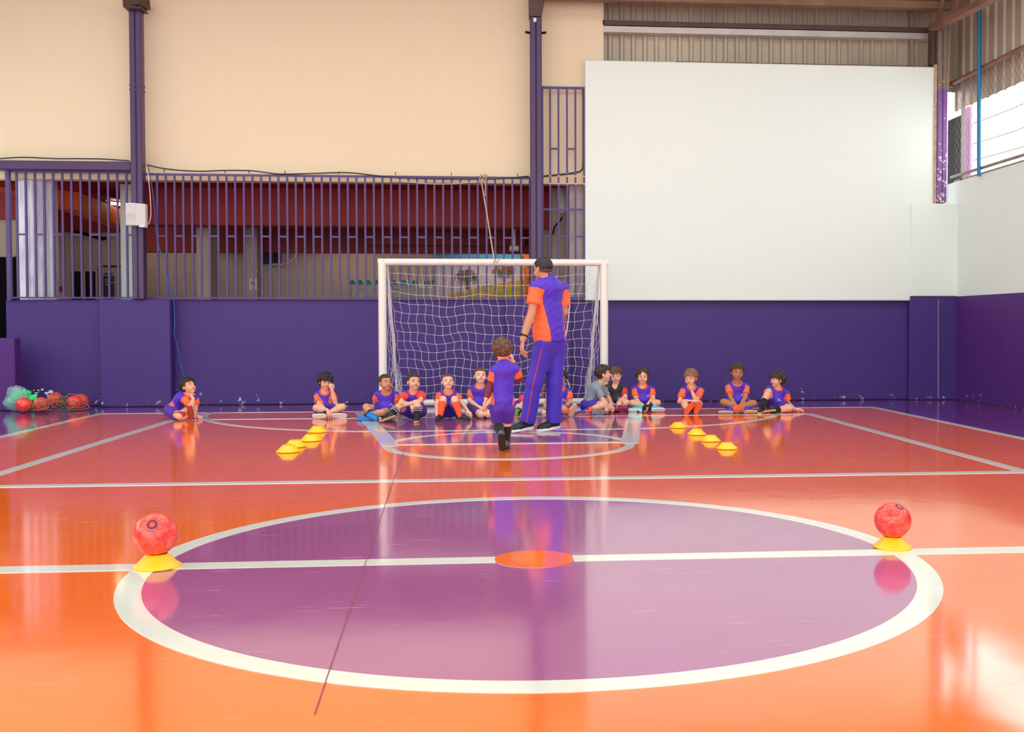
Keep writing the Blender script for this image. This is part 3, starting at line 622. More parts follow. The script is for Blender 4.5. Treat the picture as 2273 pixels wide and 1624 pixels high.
for side, xx in ((1, gx0), (-1, gx1)):
    def sp2(u, t_):
        d = (YB-YGL)*u; w_ = 0.02*math.sin(14*u+9*t_)+0.015*math.sin(21*t_)
        zt_ = (zc-0.04)*(1-u)**0.9+0.06; x_ = xx+side*(0.03+0.11*u)+w_*0.6*side+side*0.05*math.sin(PI*t_)
        return Vector((x_, YGL+0.05+d*0.92+w_, 0.06+(zt_-0.06)*(1-t_)+w_*0.3))
    for i in range(8): b.tube([sp2(i/8, j/24) for j in range(25)], 0.0027, 4, cap=False)
    for j in range(1, 15):
        b.tube([sp2(i/20, j/15) for i in range(21)], 0.0027, 4, cap=False)
b.tube(smooth_pts([(gx1-0.42, YGL+0.25, 1.38), (gx1-0.46, YGL+0.3, 1.0), (gx1-0.53, YGL+0.4, 0.7), (gx1-0.45, YGL+0.45, 0.4), (gx1-0.40, YGL+0.5, 0.25)]), 0.007, 6)
b.obj('net', M['string'], go, kind='stuff')
# rope
rp = empty('rope', at(1075, 395, 14.8), label='pale rope tied from the grille rail down to the crossbar', category='rope')
MB().tube([at(1068, 400, 14.82), at(1080, 470, 14.45), at(1097, 577, 13.66)], 0.009, 6).obj('strand', M['rope'], rp)
MB().tube(smooth_pts([at(1064, 392, 14.83), at(1068, 388, 14.8), at(1076, 390, 14.8), at(1072, 397, 14.8), at(1064, 399, 14.82), at(1070, 390, 14.8), at(1080, 388, 14.82), at(1078, 400, 14.82), at(1077, 420, 14.83), at(1077, 435, 14.83)]), 0.008, 6).obj('knot', M['rope'], rp)
MB().tube(smooth_pts([at(1097, 574, 13.62), at(1096, 590, 13.56), at(1098, 575, 13.55), at(1103, 582, 13.55), at(1108, 575, 13.55)]), 0.007, 6).obj('crossbar_knot', M['rope'], rp)
# ------------------------------------------------------------------ cones, balls
M['cone'] = paint('yellow_soft_plastic', (255, 196, 28), 0.4, 0.03)
CONEP = [(0.098, 0.0), (0.1, 0.004), (0.098, 0.008), (0.085, 0.016), (0.048, 0.054), (0.044, 0.058), (0.040, 0.057), (0.042, 0.052), (0.08, 0.014), (0.094, 0.004)]
cone_me = MB().lathe(CONEP, n=40).mesh('training_cone', M['cone'])
def cone(p, label, group, s=1.0):
    o = bpy.data.objects.new('training_cone', cone_me); col.objects.link(o); o.location = (p.x, p.y, 0.004); o.scale = (s, s, s)
    o['label'] = label; o['category'] = 'cone'; o['group'] = group; return o
names = ('farthest', 'second farthest', 'third', 'nearest')
for (px, py), n_ in zip(((705, 959), (690.5, 978), (655, 991.5), (640, 1003)), names):
    cone(ground(px, py), f'yellow marker cone, {n_} of the four in the row at the left', 'yellow marker cones in a row on the left', 1.04)
for (px, py), n_ in zip(((1505, 949), (1546, 964.5), (1577.5, 979), (1613.5, 996)), names):
    cone(ground(px, py), f'yellow marker cone, {n_} of the four in the row at the right', 'yellow marker cones in a row on the right', 0.95)
cLp, cRp = ground(349, 1259), ground(1981, 1216)
cone(cLp, 'yellow marker cone under the ball at the left of the centre circle', 'yellow marker cones under the balls', 1.04)
cone(cRp, 'yellow marker cone under the ball at the right of the centre circle', 'yellow marker cones under the balls', 0.93)
def ball_material(name):
    t = NT(name); base = t.mix(t.ramp(t.noise(22, None, 4), 0.4, 0.62), lin((236, 54, 44)), lin((246, 92, 66)))
    t.base(t.mix(t.math('MULTIPLY', t.ramp(t.noise(34, None, 6, 0.7), 0.6, 0.7), 0.5), base, lin((170, 40, 40)))); t.b.inputs['Roughness'].default_value = 0.32
    t.b.inputs['Coat Weight'].default_value = 0.3; return t.m
M['ball'] = ball_material('scuffed_red_ball'); M['ball_seam'] = paint('ball_seam', (176, 44, 70), 0.6); M['ball_navy'] = paint('navy_print', (28, 30, 70), 0.4)
def ico_panels():
    """truncated icosahedron: twelve pentagons and twenty hexagons as sphere patches"""
    bm = bmesh.new(); bmesh.ops.create_icosphere(bm, subdivisions=1, radius=1); vs = [v.co.copy() for v in bm.verts]; fs = [[v.index for v in f.verts] for f in bm.faces]; bm.free()
    nb = {i: set() for i in range(12)}
    for f in fs:
        for a in f:
            for b_ in f:
                if a != b_: nb[a].add(b_)
    pan = []
    for i in range(12):
        c = vs[i].normalized(); u = (vs[min(nb[i])]-c*vs[min(nb[i])].dot(c)).normalized(); w = c.cross(u)
        ks = sorted(nb[i], key=lambda k: math.atan2(vs[k].dot(w), vs[k].dot(u)))
        pan.append([vs[i].lerp(vs[k], 1/3) for k in ks])
    for f in fs:
        pts = []
        for a, b_ in ((f[0], f[1]), (f[1], f[2]), (f[2], f[0])): pts += [vs[a].lerp(vs[b_], 1/3), vs[a].lerp(vs[b_], 2/3)]
        pan.append(pts)
    return pan
PAN = ico_panels()
def make_ball(loc, r, rot, label, group, parts=True, badge=True):
    root = empty('ball', loc, label=label, category='ball', group=group)
    b = MB(); bm = bmesh.new(); bmesh.ops.create_icosphere(bm, subdivisions=4, radius=r*0.985)
    bm.verts.index_update(); b.add([v.co for v in bm.verts], [[v.index for v in f.verts] for f in bm.faces], 0, True); bm.free()
    Rm = Matrix.Rotation(rot[2], 4, 'Z') @ Matrix.Rotation(rot[1], 4, 'Y') @ Matrix.Rotation(rot[0], 4, 'X')
    def put(mb, name, mat, par):
        o = bpy.data.objects.new(name, mb.mesh(name, mat)); col.objects.link(o); o.parent = par; o.matrix_local = Rm if par is root else Matrix.Identity(4); return o
    put(b, 'bladder', M['ball_seam'], root)
    for pn in PAN:
        q = MB(); c = sum(pn, Vector())/len(pn); ring_ = [p.lerp(c, 0.035) for p in pn]; n = len(ring_); L = 4; vs = []; fs = []
        for k in range(L+1):
            for i in range(n):
                for e in range(3):
                    p = ring_[i].lerp(ring_[(i+1) % n], e/3).lerp(c, k/L); vs.append(p.normalized()*r*(1.0 if k else 0.987))
        N = n*3
        for k in range(L):
            for i in range(N): fs.append((k*N+i, k*N+(i+1) % N, (k+1)*N+(i+1) % N, (k+1)*N+i))
        q.add(vs, fs, 0, True); put(q, 'panel', M['ball'], root)
    if badge:
        q = MB(); R_ = r*1.004
        for th0, th1 in ((0.16, 0.235),):
            A = [2*PI*i/24 for i in range(24)]
            vs = [Vector((math.sin(th)*math.cos(a), math.sin(th)*math.sin(a), math.cos(th)))*R_ for th in (th0, th1) for a in A]
            q.add(vs, [(i, (i+1) % 24, 24+(i+1) % 24, 24+i) for i in range(24)], 0, True)
        vs = [Vector((math.sin(th)*s, 0.06*k_, math.cos(th))).normalized()*R_ for k_, s in ((-1, -1), (-1, 1), (1, 1), (1, -1)) for th in (0.13,)]
        q.add(vs, [(0, 1, 2, 3)]); put(q, 'badge', M['ball_navy'], root)
    return root
rb = 0.094
make_ball((cLp.x-0.005, cLp.y, 0.1505), rb*1.02, (math.radians(52), 0, 0.1), 'scuffed pinkish red ball with dark badge on a cone, left of centre circle', 'red balls on the centre circle')
make_ball((cRp.x, cRp.y, 0.1365), rb*0.93, (math.radians(28), math.radians(14), 0), 'scuffed red ball with badge on top, on a cone right of centre circle', 'red balls on the centre circle')
yb = 14.25
for i, (px, py, Y, lb) in enumerate(((53, 895, 13.86, 'red ball in netting, leftmost beside the plastic bag'), (91, 895.5, 13.92, 'red ball in netting, second from the plastic bag'),
        (122, 889, 14.55, 'red ball in netting, the raised one behind in the middle'), (165.5, 895, 14.2, 'red ball in netting, front right one'), (180, 890, 14.5, 'red ball in netting, tucked behind at the far right'))):
    p = at(px, py, Y); p.z = max(p.z, 0.097); p.z = 0.0975 if i != 2 else 0.115
    make_ball(p, 0.095, (0.7*i, 0.5*i, i), lb, 'red balls in a net against the wall', badge=False)
# ball net
nb = empty('ball_net', at(120, 905, 14.2), label='tangled brown carrying net lying over the five red balls', category='net')
b = MB()
def loop(cx, cy, Y, rx, ry, n=14, ph=0.0):
    return [at(cx+rx*math.cos(ph+2*PI*k/n)+rnd.uniform(-1, 1), cy+ry*math.sin(ph+2*PI*k/n)+rnd.uniform(-1, 1), Y+rnd.uniform(-0.05, 0.05)) for k in range(n+1)]
for i in range(13):
    cx_ = rnd.uniform(60, 190); b.tube(smooth_pts(loop(cx_, rnd.uniform(891, 904), rnd.uniform(13.75, 13.8) if cx_ < 110 else rnd.uniform(14.04, 14.12), rnd.uniform(9, 18), rnd.uniform(6, 11)), 3), 0.0032, 5)
for i in range(10):
    cx_ = rnd.uniform(125, 150); b.tube(smooth_pts(loop(cx_, rnd.uniform(884, 898), 14.3, rnd.uniform(7, 14), rnd.uniform(5, 9)), 3), 0.0032, 5)
for q in ((126, 878, 8, 7), (160, 883, 16, 9), (175, 888, 14, 10)): b.tube(smooth_pts(loop(q[0], q[1], 14.35, q[2], q[3]), 3), 0.005, 5)
b.tube(smooth_pts([at(50, 909, 14.1), at(80, 911, 14.05), at(110, 911, 14.05), at(150, 910, 14.05), at(185, 908, 14.1), at(198, 903, 14.2), at(193, 897, 14.2)]), 0.005, 5)
for v_i, v in enumerate(b.v):
    if v[2] < 0.006: b.v[v_i] = (v[0], v[1], 0.006)
b.obj('cord', M['netting'], nb, kind='stuff')

# things seen through the opening
MB().bbox(at_x(2140, 300, 7.9).x-0.02, at_x(2140, 300, 7.9).x+0.03, at_x(2155, 300, 7.9).y, at_x(2140, 300, 7.9).y, 0, at_x(2148, 238, 7.9).z, 0.01).obj('pink_post', paint('pink_post_paint', (214, 150, 206), 0.6, 0.05), label='pink painted post outside beyond the chain link fence', category='post')
A = at_x(2131, 392, 7.6); B = at_x(2104, 268, 7.6)
o = MB().box(7.6, 7.63, A.y, B.y, 0, B.z).obj('dark_shed', paint('dark_shed_paint', (24, 20, 30), 0.8, 0.2), label='dark shed wall outside, behind the fence beside the corner column', category='shed')
for k, (p, q) in enumerate((((2150, 268), (2273, 217)), ((2150, 348), (2273, 312)), ((2190, 300), (2273, 270)))):
    a_, b_ = at_x(*p, 11), at_x(*q, 11); a_, b_ = a_-(b_-a_)*1.5, b_+(b_-a_)*2
    MB().tube([a_.lerp(b_, i/10)-Vector((0, 0, 0.12*math.sin(PI*i/10))) for i in range(11)], 0.012, 5).obj('overhead_wire', M['wire'], label=('upper', 'lower', 'middle')[k]+' overhead wire crossing the bright sky outside', category='wire')
# chipped paint behind the ball net
for (q, r_) in (((85, 866), 2.2), ((94, 864), 3.6), ((80, 872), 3.0), ((84, 871), 1.6), ((103, 872), 4.5), ((112, 869), 5.5), ((107, 878), 3.5), ((75, 866), 1.6), ((216, 889), 1.4), ((221, 887), 1.0), ((70, 868), 1.2)):
    n_ = 9; b = MB(); b.prism([at(q[0]+r_*math.cos(2*PI*i/n_)*rnd.uniform(.7, 1.3), q[1]+r_*.7*math.sin(2*PI*i/n_)*rnd.uniform(.7, 1.3), YW-0.002) for i in range(n_)], (0, 0.004, 0)); b.obj('bare_patch', M['white_wall'], wb)
# crumpled bag: built with the same field mesher as the people (below)

for x_, y_, e_ in ((-5.5, 19.2, 6), (-2.2, 19.2, 8), (0.4, 19.2, 26)):      # added fill lights, hidden behind the beams, to brighten the far hall wall
    ld = bpy.data.lights.new('hall_ceiling_light', 'AREA'); ld.shape = 'RECTANGLE'; ld.size = 1.2; ld.size_y = 0.2; ld.energy = e_; ld.color = (1.0, 0.86, 0.68)
    lo_ = bpy.data.objects.new('hall_ceiling_light', ld); lo_.location = (x_, y_, 3.1); col.objects.link(lo_)
# ------------------------------------------------------------------ people: smooth-union fields meshed with surface nets
V3 = lambda p: np.array((p[0], p[1], p[2]), np.float32)
def nrm(v): v = np.asarray(v, np.float32); return v/max(1e-9, float(np.linalg.norm(v)))
class Field:
    def __init__(s, lo, hi, h):
        s.lo = V3(lo); s.h = h; s.n = np.maximum(2, np.ceil((V3(hi)-s.lo)/h).astype(int)+1); s.a = np.full(s.n, 0.06, np.float32)
    def _sub(s, lo, hi):
        i0 = np.clip(np.floor((lo-s.lo)/s.h).astype(int), 0, s.n-1); i1 = np.clip(np.ceil((hi-s.lo)/s.h).astype(int)+1, 1, s.n)
        if (i1 <= i0).any(): return None, None
        ax = [s.lo[k]+np.arange(i0[k], i1[k], dtype=np.float32)*s.h for k in range(3)]
        return tuple(slice(i0[k], i1[k]) for k in range(3)), np.stack(np.meshgrid(*ax, indexing='ij'), -1)
    def add(s, prim, k=0.0, cut=None):
        fn, lo, hi = prim; pad = k+3*s.h+0.005
        sl, P = s._sub(lo-pad, hi+pad)
        if sl is None: return
        d = fn(P)
        if cut is not None: d = np.maximum(d, cut(P))
        a = s.a[sl]
        if k > 0:
            g = np.clip(0.5+0.5*(a-d)/k, 0, 1); s.a[sl] = a*(1-g)+d*g-k*g*(1-g)
        else: s.a[sl] = np.minimum(a, d)
    def carve(s, prim, k=0.0):
        fn, lo, hi = prim; sl, P = s._sub(lo-s.h*2-k, hi+s.h*2+k)
        if sl is None: return
        d = -fn(P); a = s.a[sl]
        if k > 0:
            g = np.clip(0.5-0.5*(a-d)/k, 0, 1); s.a[sl] = a*(1-g)+d*g+k*g*(1-g)
        else: s.a[sl] = np.maximum(a, d)
    def all(s):
        ax = [s.lo[k]+np.arange(s.n[k], dtype=np.float32)*s.h for k in range(3)]
        return np.stack(np.meshgrid(*ax, indexing='ij'), -1)
    def mesh(s):
        a = np.pad(s.a, 1, constant_values=0.06); ins = a < 0
        n = np.array(a.shape)-1; cnt = np.zeros(n, np.float32); acc = np.zeros(tuple(n)+(3,), np.float32)
        for ax in range(3):
            sl0 = [slice(None)]*3; sl1 = [slice(None)]*3; sl0[ax] = slice(0, -1); sl1[ax] = slice(1, None)
            v0, v1 = a[tuple(sl0)], a[tuple(sl1)]; m = ins[tuple(sl0)] != ins[tuple(sl1)]
            idx = np.argwhere(m)
            if not len(idx): continue
            t = v0[m]/(v0[m]-v1[m]); pos = idx.astype(np.float32); pos[:, ax] += t
            o = [k for k in range(3) if k != ax]
            for da in (0, -1):
                for db in (0, -1):
                    c = idx.copy(); c[:, o[0]] += da; c[:, o[1]] += db
                    ok = ((c >= 0) & (c < n)).all(1); c = c[ok]; fl = np.ravel_multi_index(c.T, n)
                    np.add.at(cnt.reshape(-1), fl, 1); np.add.at(acc.reshape(-1, 3), fl, pos[ok])
        act = cnt > 0; vid = np.full(n, -1, np.int64); vid[act] = np.arange(act.sum())
        V = (acc[act]/cnt[act][:, None]-1)*s.h+s.lo
        Q = []
        for ax in range(3):
            sl0 = [slice(1, -1)]*3; sl1 = [slice(1, -1)]*3; sl0[ax] = slice(0, -1); sl1[ax] = slice(1, None)
            i0, i1 = ins[tuple(sl0)], ins[tuple(sl1)]; idx = np.argwhere(i0 != i1); flip = i0[i0 != i1]
            b, c = (ax+1) % 3, (ax+2) % 3; base = idx.copy(); base[:, b] += 1; base[:, c] += 1
            q = []
            for db, dc in ((-1, -1), (0, -1), (0, 0), (-1, 0)):
                w = base.copy(); w[:, b] += db; w[:, c] += dc; q.append(vid[tuple(w.T)])
            q = np.stack(q, 1); q[~flip] = q[~flip][:, ::-1]; Q.append(q)
        return V, np.concatenate(Q) if Q else np.zeros((0, 4), int)
def rcone(a, b, ra, rb, side=None, flat=1.0):
    a, b = V3(a), V3(b); d = b-a; L = max(1e-4, float(np.linalg.norm(d))); u = d/L
    bb = float(np.clip((ra-rb)/L, -0.95, 0.95)); aa = math.sqrt(1-bb*bb); R = max(ra, rb)
    if side is not None:
        sd = V3(side); sd = nrm(sd-u*(sd@u)); w = np.cross(u, sd)
    def fn(P):
        q = P-a; t = q@u
        if side is None: r = np.sqrt(np.maximum(0, (q*q).sum(-1)-t*t))
        else: r = np.sqrt((q@sd)**2+((q@w)/flat)**2)
        k = -bb*r+aa*t
        e = np.where(k < 0, np.sqrt(r*r+t*t)-ra, np.where(k > aa*L, np.sqrt(r*r+(t-L)**2)-rb, r*aa+t*bb-ra))
        return (e*(1.0 if side is None else (0.5+0.5*flat))).astype(np.float32)
    return fn, np.minimum(a-ra, b-rb), np.maximum(a+ra, b+rb)
def ellip(c, r, rot=None):
    c, r = V3(c), V3(r); Rm = None if rot is None else np.asarray(rot, np.float32)
    def fn(P):
        q = P-c
        if Rm is not None: q = q@Rm
        k0 = np.sqrt(((q/r)**2).sum(-1)); k1 = np.sqrt(((q/(r*r))**2).sum(-1))+1e-9
        return (k0*(k0-1)/k1).astype(np.float32)
    R = float(r.max()) if rot is not None else r
    return fn, c-R, c+R
def plane(p, n):
    p, n = V3(p), nrm(n); return lambda P: ((P-p)@n).astype(np.float32)
class Join:
    """collects meshed pieces for one object"""
    def __init__(s): s.V = []; s.F = []; s.M = []; s.n = 0
    def add(s, V, F, m=0):
        if len(V) == 0: return s
        s.V.append(np.asarray(V, np.float32)); s.F.append(np.asarray(F)+s.n); s.n += len(V)
        s.M.append(np.full(len(F), m) if np.isscalar(m) else np.asarray(m)); return s
    def mesh(s, name, mats):
        me = bpy.data.meshes.new(name); V = np.concatenate(s.V); F = np.concatenate(s.F); Mi = np.concatenate(s.M)
        me.vertices.add(len(V)); me.vertices.foreach_set('co', V.astype(np.float32).ravel())
        me.loops.add(F.size); me.loops.foreach_set('vertex_index', F.astype(np.int32).ravel())
        me.polygons.add(len(F)); me.polygons.foreach_set('loop_start', np.arange(0, F.size, 4, dtype=np.int32))
        for q in mats: me.materials.append(q)
        me.polygons.foreach_set('material_index', Mi.astype(np.int32)); me.polygons.foreach_set('use_smooth', np.ones(len(F), bool))
        me.update(calc_edges=True); return me
    def obj(s, name, mats, parent):
        o = bpy.data.objects.new(name, s.mesh(name, mats)); col.objects.link(o); o.parent = parent
        o.matrix_parent_inverse = Matrix.Translation(-Vector(parent.location)); return o
def relax(V, F, it=1, lam=0.5):
    n = len(V); 
    for _ in range(it):
        acc = np.zeros_like(V); c = np.zeros(n, np.float32)
        for i in range(4):
            j = (i+1) % 4
            np.add.at(acc, F[:, i], V[F[:, j]]); np.add.at(c, F[:, i], 1)
            np.add.at(acc, F[:, j], V[F[:, i]]); np.add.at(c, F[:, j], 1)
        V = V*(1-lam)+lam*acc/np.maximum(c, 1)[:, None]
    return V
# ---- canonical head (unit = chin to crown), x lateral, y forward, z up
EYE = (0.148, 0.315, -0.035)
def canon_head():
    f = Field((-.52, -.55, -.95), (.52, .62, .56), 0.018)
    f.add(ellip((0, -.06, .11), (.365, .43, .385)))
    f.add(ellip((0, .07, -.16), (.285, .29, .33)), .10)
    f.add(ellip((0, .23, -.405), (.10, .09, .085)), .10)
    for s in (-1, 1):
        f.add(ellip((s*.175, .20, -.19), (.12, .14, .13)), .08)
        f.add(rcone((s*.07, .345, .075), (s*.24, .275, .07), .03, .03), .05)
        f.add(ellip((s*.375, -.02, -.06), (.035, .085, .125)), .02)
        f.carve(ellip((s*.395, .015, -.06), (.02, .05, .08)), .015)
        f.carve(ellip((s*EYE[0], .40, EYE[2]), (.078, .10, .030)), .025)
    f.add(rcone((0, .345, .03), (0, .44, -.125), .026, .048), .045)
    for s in (-1, 1): f.add(ellip((s*.045, .385, -.14), (.035, .04, .03)), .025)
    f.add(ellip((0, .345, -.255), (.105, .05, .028)), .02); f.add(ellip((0, .34, -.30), (.085, .05, .03)), .02)
    f.carve(ellip((0, .405, -.277), (.10, .05, .007)), .008)
    f.add(rcone((0, -.08, -.25), (0, -.11, -.41), .19, .175), .08)
    V, F = f.mesh(); V = relax(V, F, 1, .35); C = V[F].mean(1)
    lips = (np.abs(C[:, 0]) < .10) & (np.abs(C[:, 2]+.278) < .045-.25*np.abs(C[:, 0])) & (C[:, 1] > .30)
    return V, F, lips.astype(int)
HV, HF, HM = canon_head()
def hairline(P, front, side, nape):
    u = P[..., 1]/np.maximum(1e-4, np.sqrt(P[..., 0]**2+P[..., 1]**2))
    return np.interp(u, (-1, -.55, -.15, .12, .30, .55, 1.0), (nape, nape+.03, nape+.20, side, side+.12, front-.02, front)).astype(np.float32)
def canon_hair(style, seed=1):
    r = random.Random(seed); f = Field((-.62, -.68, -.6), (.62, .66, .74), 0.02)
    P = dict(crop=dict(th=.035, fr=.27, sd=-.02, np_=-.34, n=0), short=dict(th=.06, fr=.23, sd=-.08, np_=-.36, n=130, cl=.04, ln=.16),
             bowl=dict(th=.085, fr=.10, sd=-.14, np_=-.42, n=170, cl=.045, ln=.24), curly=dict(th=.06, fr=.20, sd=-.08, np_=-.36, n=230, cl=.06, ln=.03),
             messy=dict(th=.075, fr=.16, sd=-.08, np_=-.38, n=190, cl=.045, ln=.13), part=dict(th=.06, fr=.20, sd=-.16, np_=-.38, n=150, cl=.04, ln=.24),
             fade=dict(th=.028, fr=.24, sd=.06, np_=-.06, n=0))[style]
    t = P['th']; f.add(ellip((0, -.065, .125), (.365+t, .43+t, .385+t)))
    for i in range(P['n']):
        a = r.uniform(0, 2*PI); z = r.uniform(-.75, 1); q = math.sqrt(max(0, 1-z*z)); d = Vector((q*math.cos(a), q*math.sin(a), z))
        p = Vector((d.x*(.365+t), -.065+d.y*(.43+t), .125+d.z*(.385+t)))
        if p.z < hairline(np.array(p), P['fr'], P['sd'], P['np_'])-.02: continue
        fl = Vector((0, -.35, -1)) if style != 'part' else Vector((1.0 if p.x > -.05 else -1, .3, -.8))
        if style == 'messy': fl = Vector((r.uniform(-1, 1), r.uniform(-1, 1), -.5))
        if style in ('bowl',) : fl = Vector((d.x*.6, d.y*.6, -1))
        tg = fl-d*fl.dot(d)
        if tg.length < .05: tg = d.orthogonal()
        tg.normalize(); ln = P['ln']*r.uniform(.6, 1.2)
        e = p+tg*ln+d*(r.uniform(-.01, .03) if style != 'curly' else 0)
        f.add(rcone(p+d*r.uniform(0, .015), e, P['cl']*r.uniform(.8, 1.2), P['cl']*.45), .012)
    A = f.all(); hl = hairline(A, P['fr'], P['sd'], P['np_'])
    if style in ('bowl', 'messy', 'part', 'short', 'curly'):
        hl = hl + .03*np.sin(A[..., 0]*23+1)*np.clip(A[..., 1]*3, 0, 1)
    if style == 'part': hl = hl + np.clip(.16-np.abs(A[..., 0]+.06)*.8, -.05, .2)*np.clip(A[..., 1]*4, 0, 1)
    f.a = np.maximum(f.a, (hl-A[..., 2])*.8)
    # clear the ears and the inside of the skull
    for s in (-1, 1): f.carve(ellip((s*.40, -.005, -.07), (.08, .095, .13)), .02)
    f.carve(ellip((0, -.06, .08), (.33, .395, .36)))
    V, F = f.mesh(); return relax(V, F, 1, .3), F
HAIR = {}
def hair(style, seed):
    if (style, seed) not in HAIR: HAIR[(style, seed)] = canon_hair(style, seed)
    return HAIR[(style, seed)]
# ---- canonical hand (unit = wrist to middle fingertip), +x fingers, +y thumb side, +z back of the hand
def canon_hand(curl, spread, thumb=0.6):
    f = Field((-.45, -.5, -.62), (1.1, .62, .3), 0.024)
    f.add(rcone((-.06, 0, 0), (.05, 0, 0), .125, .12, (0, 1, 0), .85))
    f.add(rcone((.06, .02, 0), (.42, .0, 0), .15, .205, (0, 1, 0), .45), .06)
    for i, (y, L, r) in enumerate(((.165, .44, .06), (.055, .50, .062), (-.055, .46, .059), (-.155, .36, .052))):
        p = Vector((.45 if i in (1, 2) else .42, y, 0)); ang = spread*(1.5-i); seg = (.46, .31, .25); th = 0
        for k in range(3):
            th += math.radians(curl*(.8+.12*i)*(1, 1.15, .8)[k]); dv = Vector((math.cos(th)*math.cos(ang), math.cos(th)*math.sin(ang), -math.sin(th)))
            q = p+dv*(L*seg[k]*1.1); f.add(rcone(p, q, r*(1-.08*k), r*(.92-.1*k)), .018); p = q
    p = Vector((.12, .12, -.02)); d0 = Vector((.62, .72, -.25)).normalized(); q = p+d0*.2; f.add(rcone(p, q, .085, .068), .05)
    d1 = Vector((.85, .42*thumb, -.3)).normalized(); e = q+d1*.17; f.add(rcone(q, e, .065, .058), .02); g = e+Vector((.95, .1, -.3)).normalized()*.13; f.add(rcone(e, g, .056, .046), .015)
    V, F = f.mesh(); return relax(V, F, 1, .3), F
HAND = {k: canon_hand(*v) for k, v in dict(relaxed=(24, .05), flat=(6, .10), curl=(48, .03), spread=(10, .2)).items()}
# ---- canonical shoe (unit = length), +x toe, z up, sole at 0
def canon_shoe():
    f = Field((-.1, -.28, -.03), (1.1, .28, .55), 0.022)
    top = plane((0, 0, .40), (-.12, 0, 1))
    f.add(rcone((.15, 0, .16), (.60, 0, .13), .145, .165, (0, 1, 0), 1.0), .03); f.add(rcone((.56, 0, .14), (.83, .01, .125), .18, .145, (0, 1, 0), .85), .06)
    f.add(rcone((.17, 0, .15), (.20, 0, .40), .15, .15, (0, 1, 0), 1.15), .06, top)
    f.add(rcone((.25, 0, .34), (.66, 0, .17), .10, .10, (0, 1, 0), .8), .06, top)
    A = f.all(); f.a = np.maximum(f.a, .05-A[..., 2]); V, F = f.mesh()
    g = Field((-.1, -.28, -.03), (1.1, .28, .2), 0.02)
    g.add(rcone((.14, 0, .05), (.52, 0, .05), .165, .17)); g.add(rcone((.5, 0, .05), (.84, .015, .05), .18, .16), .04)
    A = g.all(); g.a = np.maximum(g.a, np.maximum(A[..., 2]-.10, -A[..., 2])); V2, F2 = g.mesh()
    return (relax(V, F, 1, .3), F), (V2, F2)
SHOE, SOLE = canon_shoe()
EYES = {}
def eye_mesh(iris):
    """eyeball with iris and pupil, looking along +y"""
    if iris in EYES: return EYES[iris]
    b = MB(); n, mm = 16, 14; r = .066
    v = [(r*math.sin(PI*i/mm)*math.cos(2*PI*k/n), r*math.cos(PI*i/mm), r*math.sin(PI*i/mm)*math.sin(2*PI*k/n)) for i in range(mm+1) for k in range(n)]
    for i in range(mm): b.add(v, [(i*n+k, i*n+(k+1) % n, (i+1)*n+(k+1) % n, (i+1)*n+k) for k in range(n)], 2 if i < 1 else 1 if i < 3 else 0, True)
    EYES[iris] = b.mesh('eye', [M['eye_white'], M['iris_'+iris], M['black']]); return EYES[iris]
def skin(name, c):
    t = NT(name); c = lin(c); t.base(t.mix(t.ramp(t.noise(9, None, 3), .3, .7), tuple(v*.93 for v in c[:3])+(1,), tuple(min(1, v*1.06) for v in c[:3])+(1,)))
    t.b.inputs['Roughness'].default_value = .5; t.b.inputs['Subsurface Weight'].default_value = 0.12; t.b.inputs['Subsurface Radius'].default_value = (.012, .005, .003); t.b.inputs['Subsurface Scale'].default_value = 0.5
    t.b.inputs['Specular IOR Level'].default_value = .35; return t.m
def hairmat(name, a, b_):
    t = NT(name); t.base(t.mix(t.ramp(t.noise(1, t.mapped((70, 70, 16)), 4, .6), .35, .65), lin(a), lin(b_))); t.b.inputs['Roughness'].default_value = .5
    t.bump(t.noise(1, t.mapped((130, 130, 30)), 3), .5, .006); return t.m
def cloth(name, c, rough=.6): return paint(name, c, rough, .05, 6, .15, 260, sheen=.1)
M['eye_white'] = paint('eye_white', (226, 222, 218), .3, .02); M['iris_brown'] = paint('iris_brown', (58, 38, 28), .2, .05); M['iris_grey'] = paint('iris_grey', (74, 84, 84), .2, .05)
SK = dict(fair=skin('fair_skin', (236, 186, 160)), light=skin('light_skin', (228, 172, 142)), tan=skin('tan_skin', (202, 142, 108)), brown=skin('brown_skin', (176, 116, 84)))
LIP = dict(fair=paint('lip_fair', (204, 104, 100), .4), light=paint('lip_light', (196, 100, 92), .4), tan=paint('lip_tan', (166, 88, 76), .4), brown=paint('lip_brown', (142, 76, 66), .4))
HC = dict(black=hairmat('black_hair', (20, 16, 18), (38, 30, 28)), dark=hairmat('dark_brown_hair', (38, 24, 20), (72, 48, 36)), brown=hairmat('brown_hair', (70, 42, 28), (118, 78, 52)),
          light=hairmat('light_brown_hair', (98, 68, 46), (160, 120, 84)), fade=hairmat('clipped_hair', (84, 62, 52), (110, 84, 70)))
C_PUR = cloth('violet_jersey', (76, 30, 190)); C_ORG = cloth('orange_jersey', (255, 104, 44)); C_SHORT = cloth('violet_shorts', (66, 26, 160)); C_TROU = cloth('violet_tracksuit', (64, 34, 178))
C_RED = cloth('red_jersey', (232, 52, 44)); C_GREY = cloth('grey_cotton', (132, 148, 158), .85); C_BLK = cloth('black_jersey', (24, 24, 38)); C_MAR = cloth('maroon_sleeve', (112, 16, 40))
C_SOCKB = cloth('black_sock', (20, 20, 24), .85); C_SOCKO = cloth('orange_sock', (250, 88, 36), .85); C_WHITE = paint('white_print', (236, 234, 240), .6, .02)
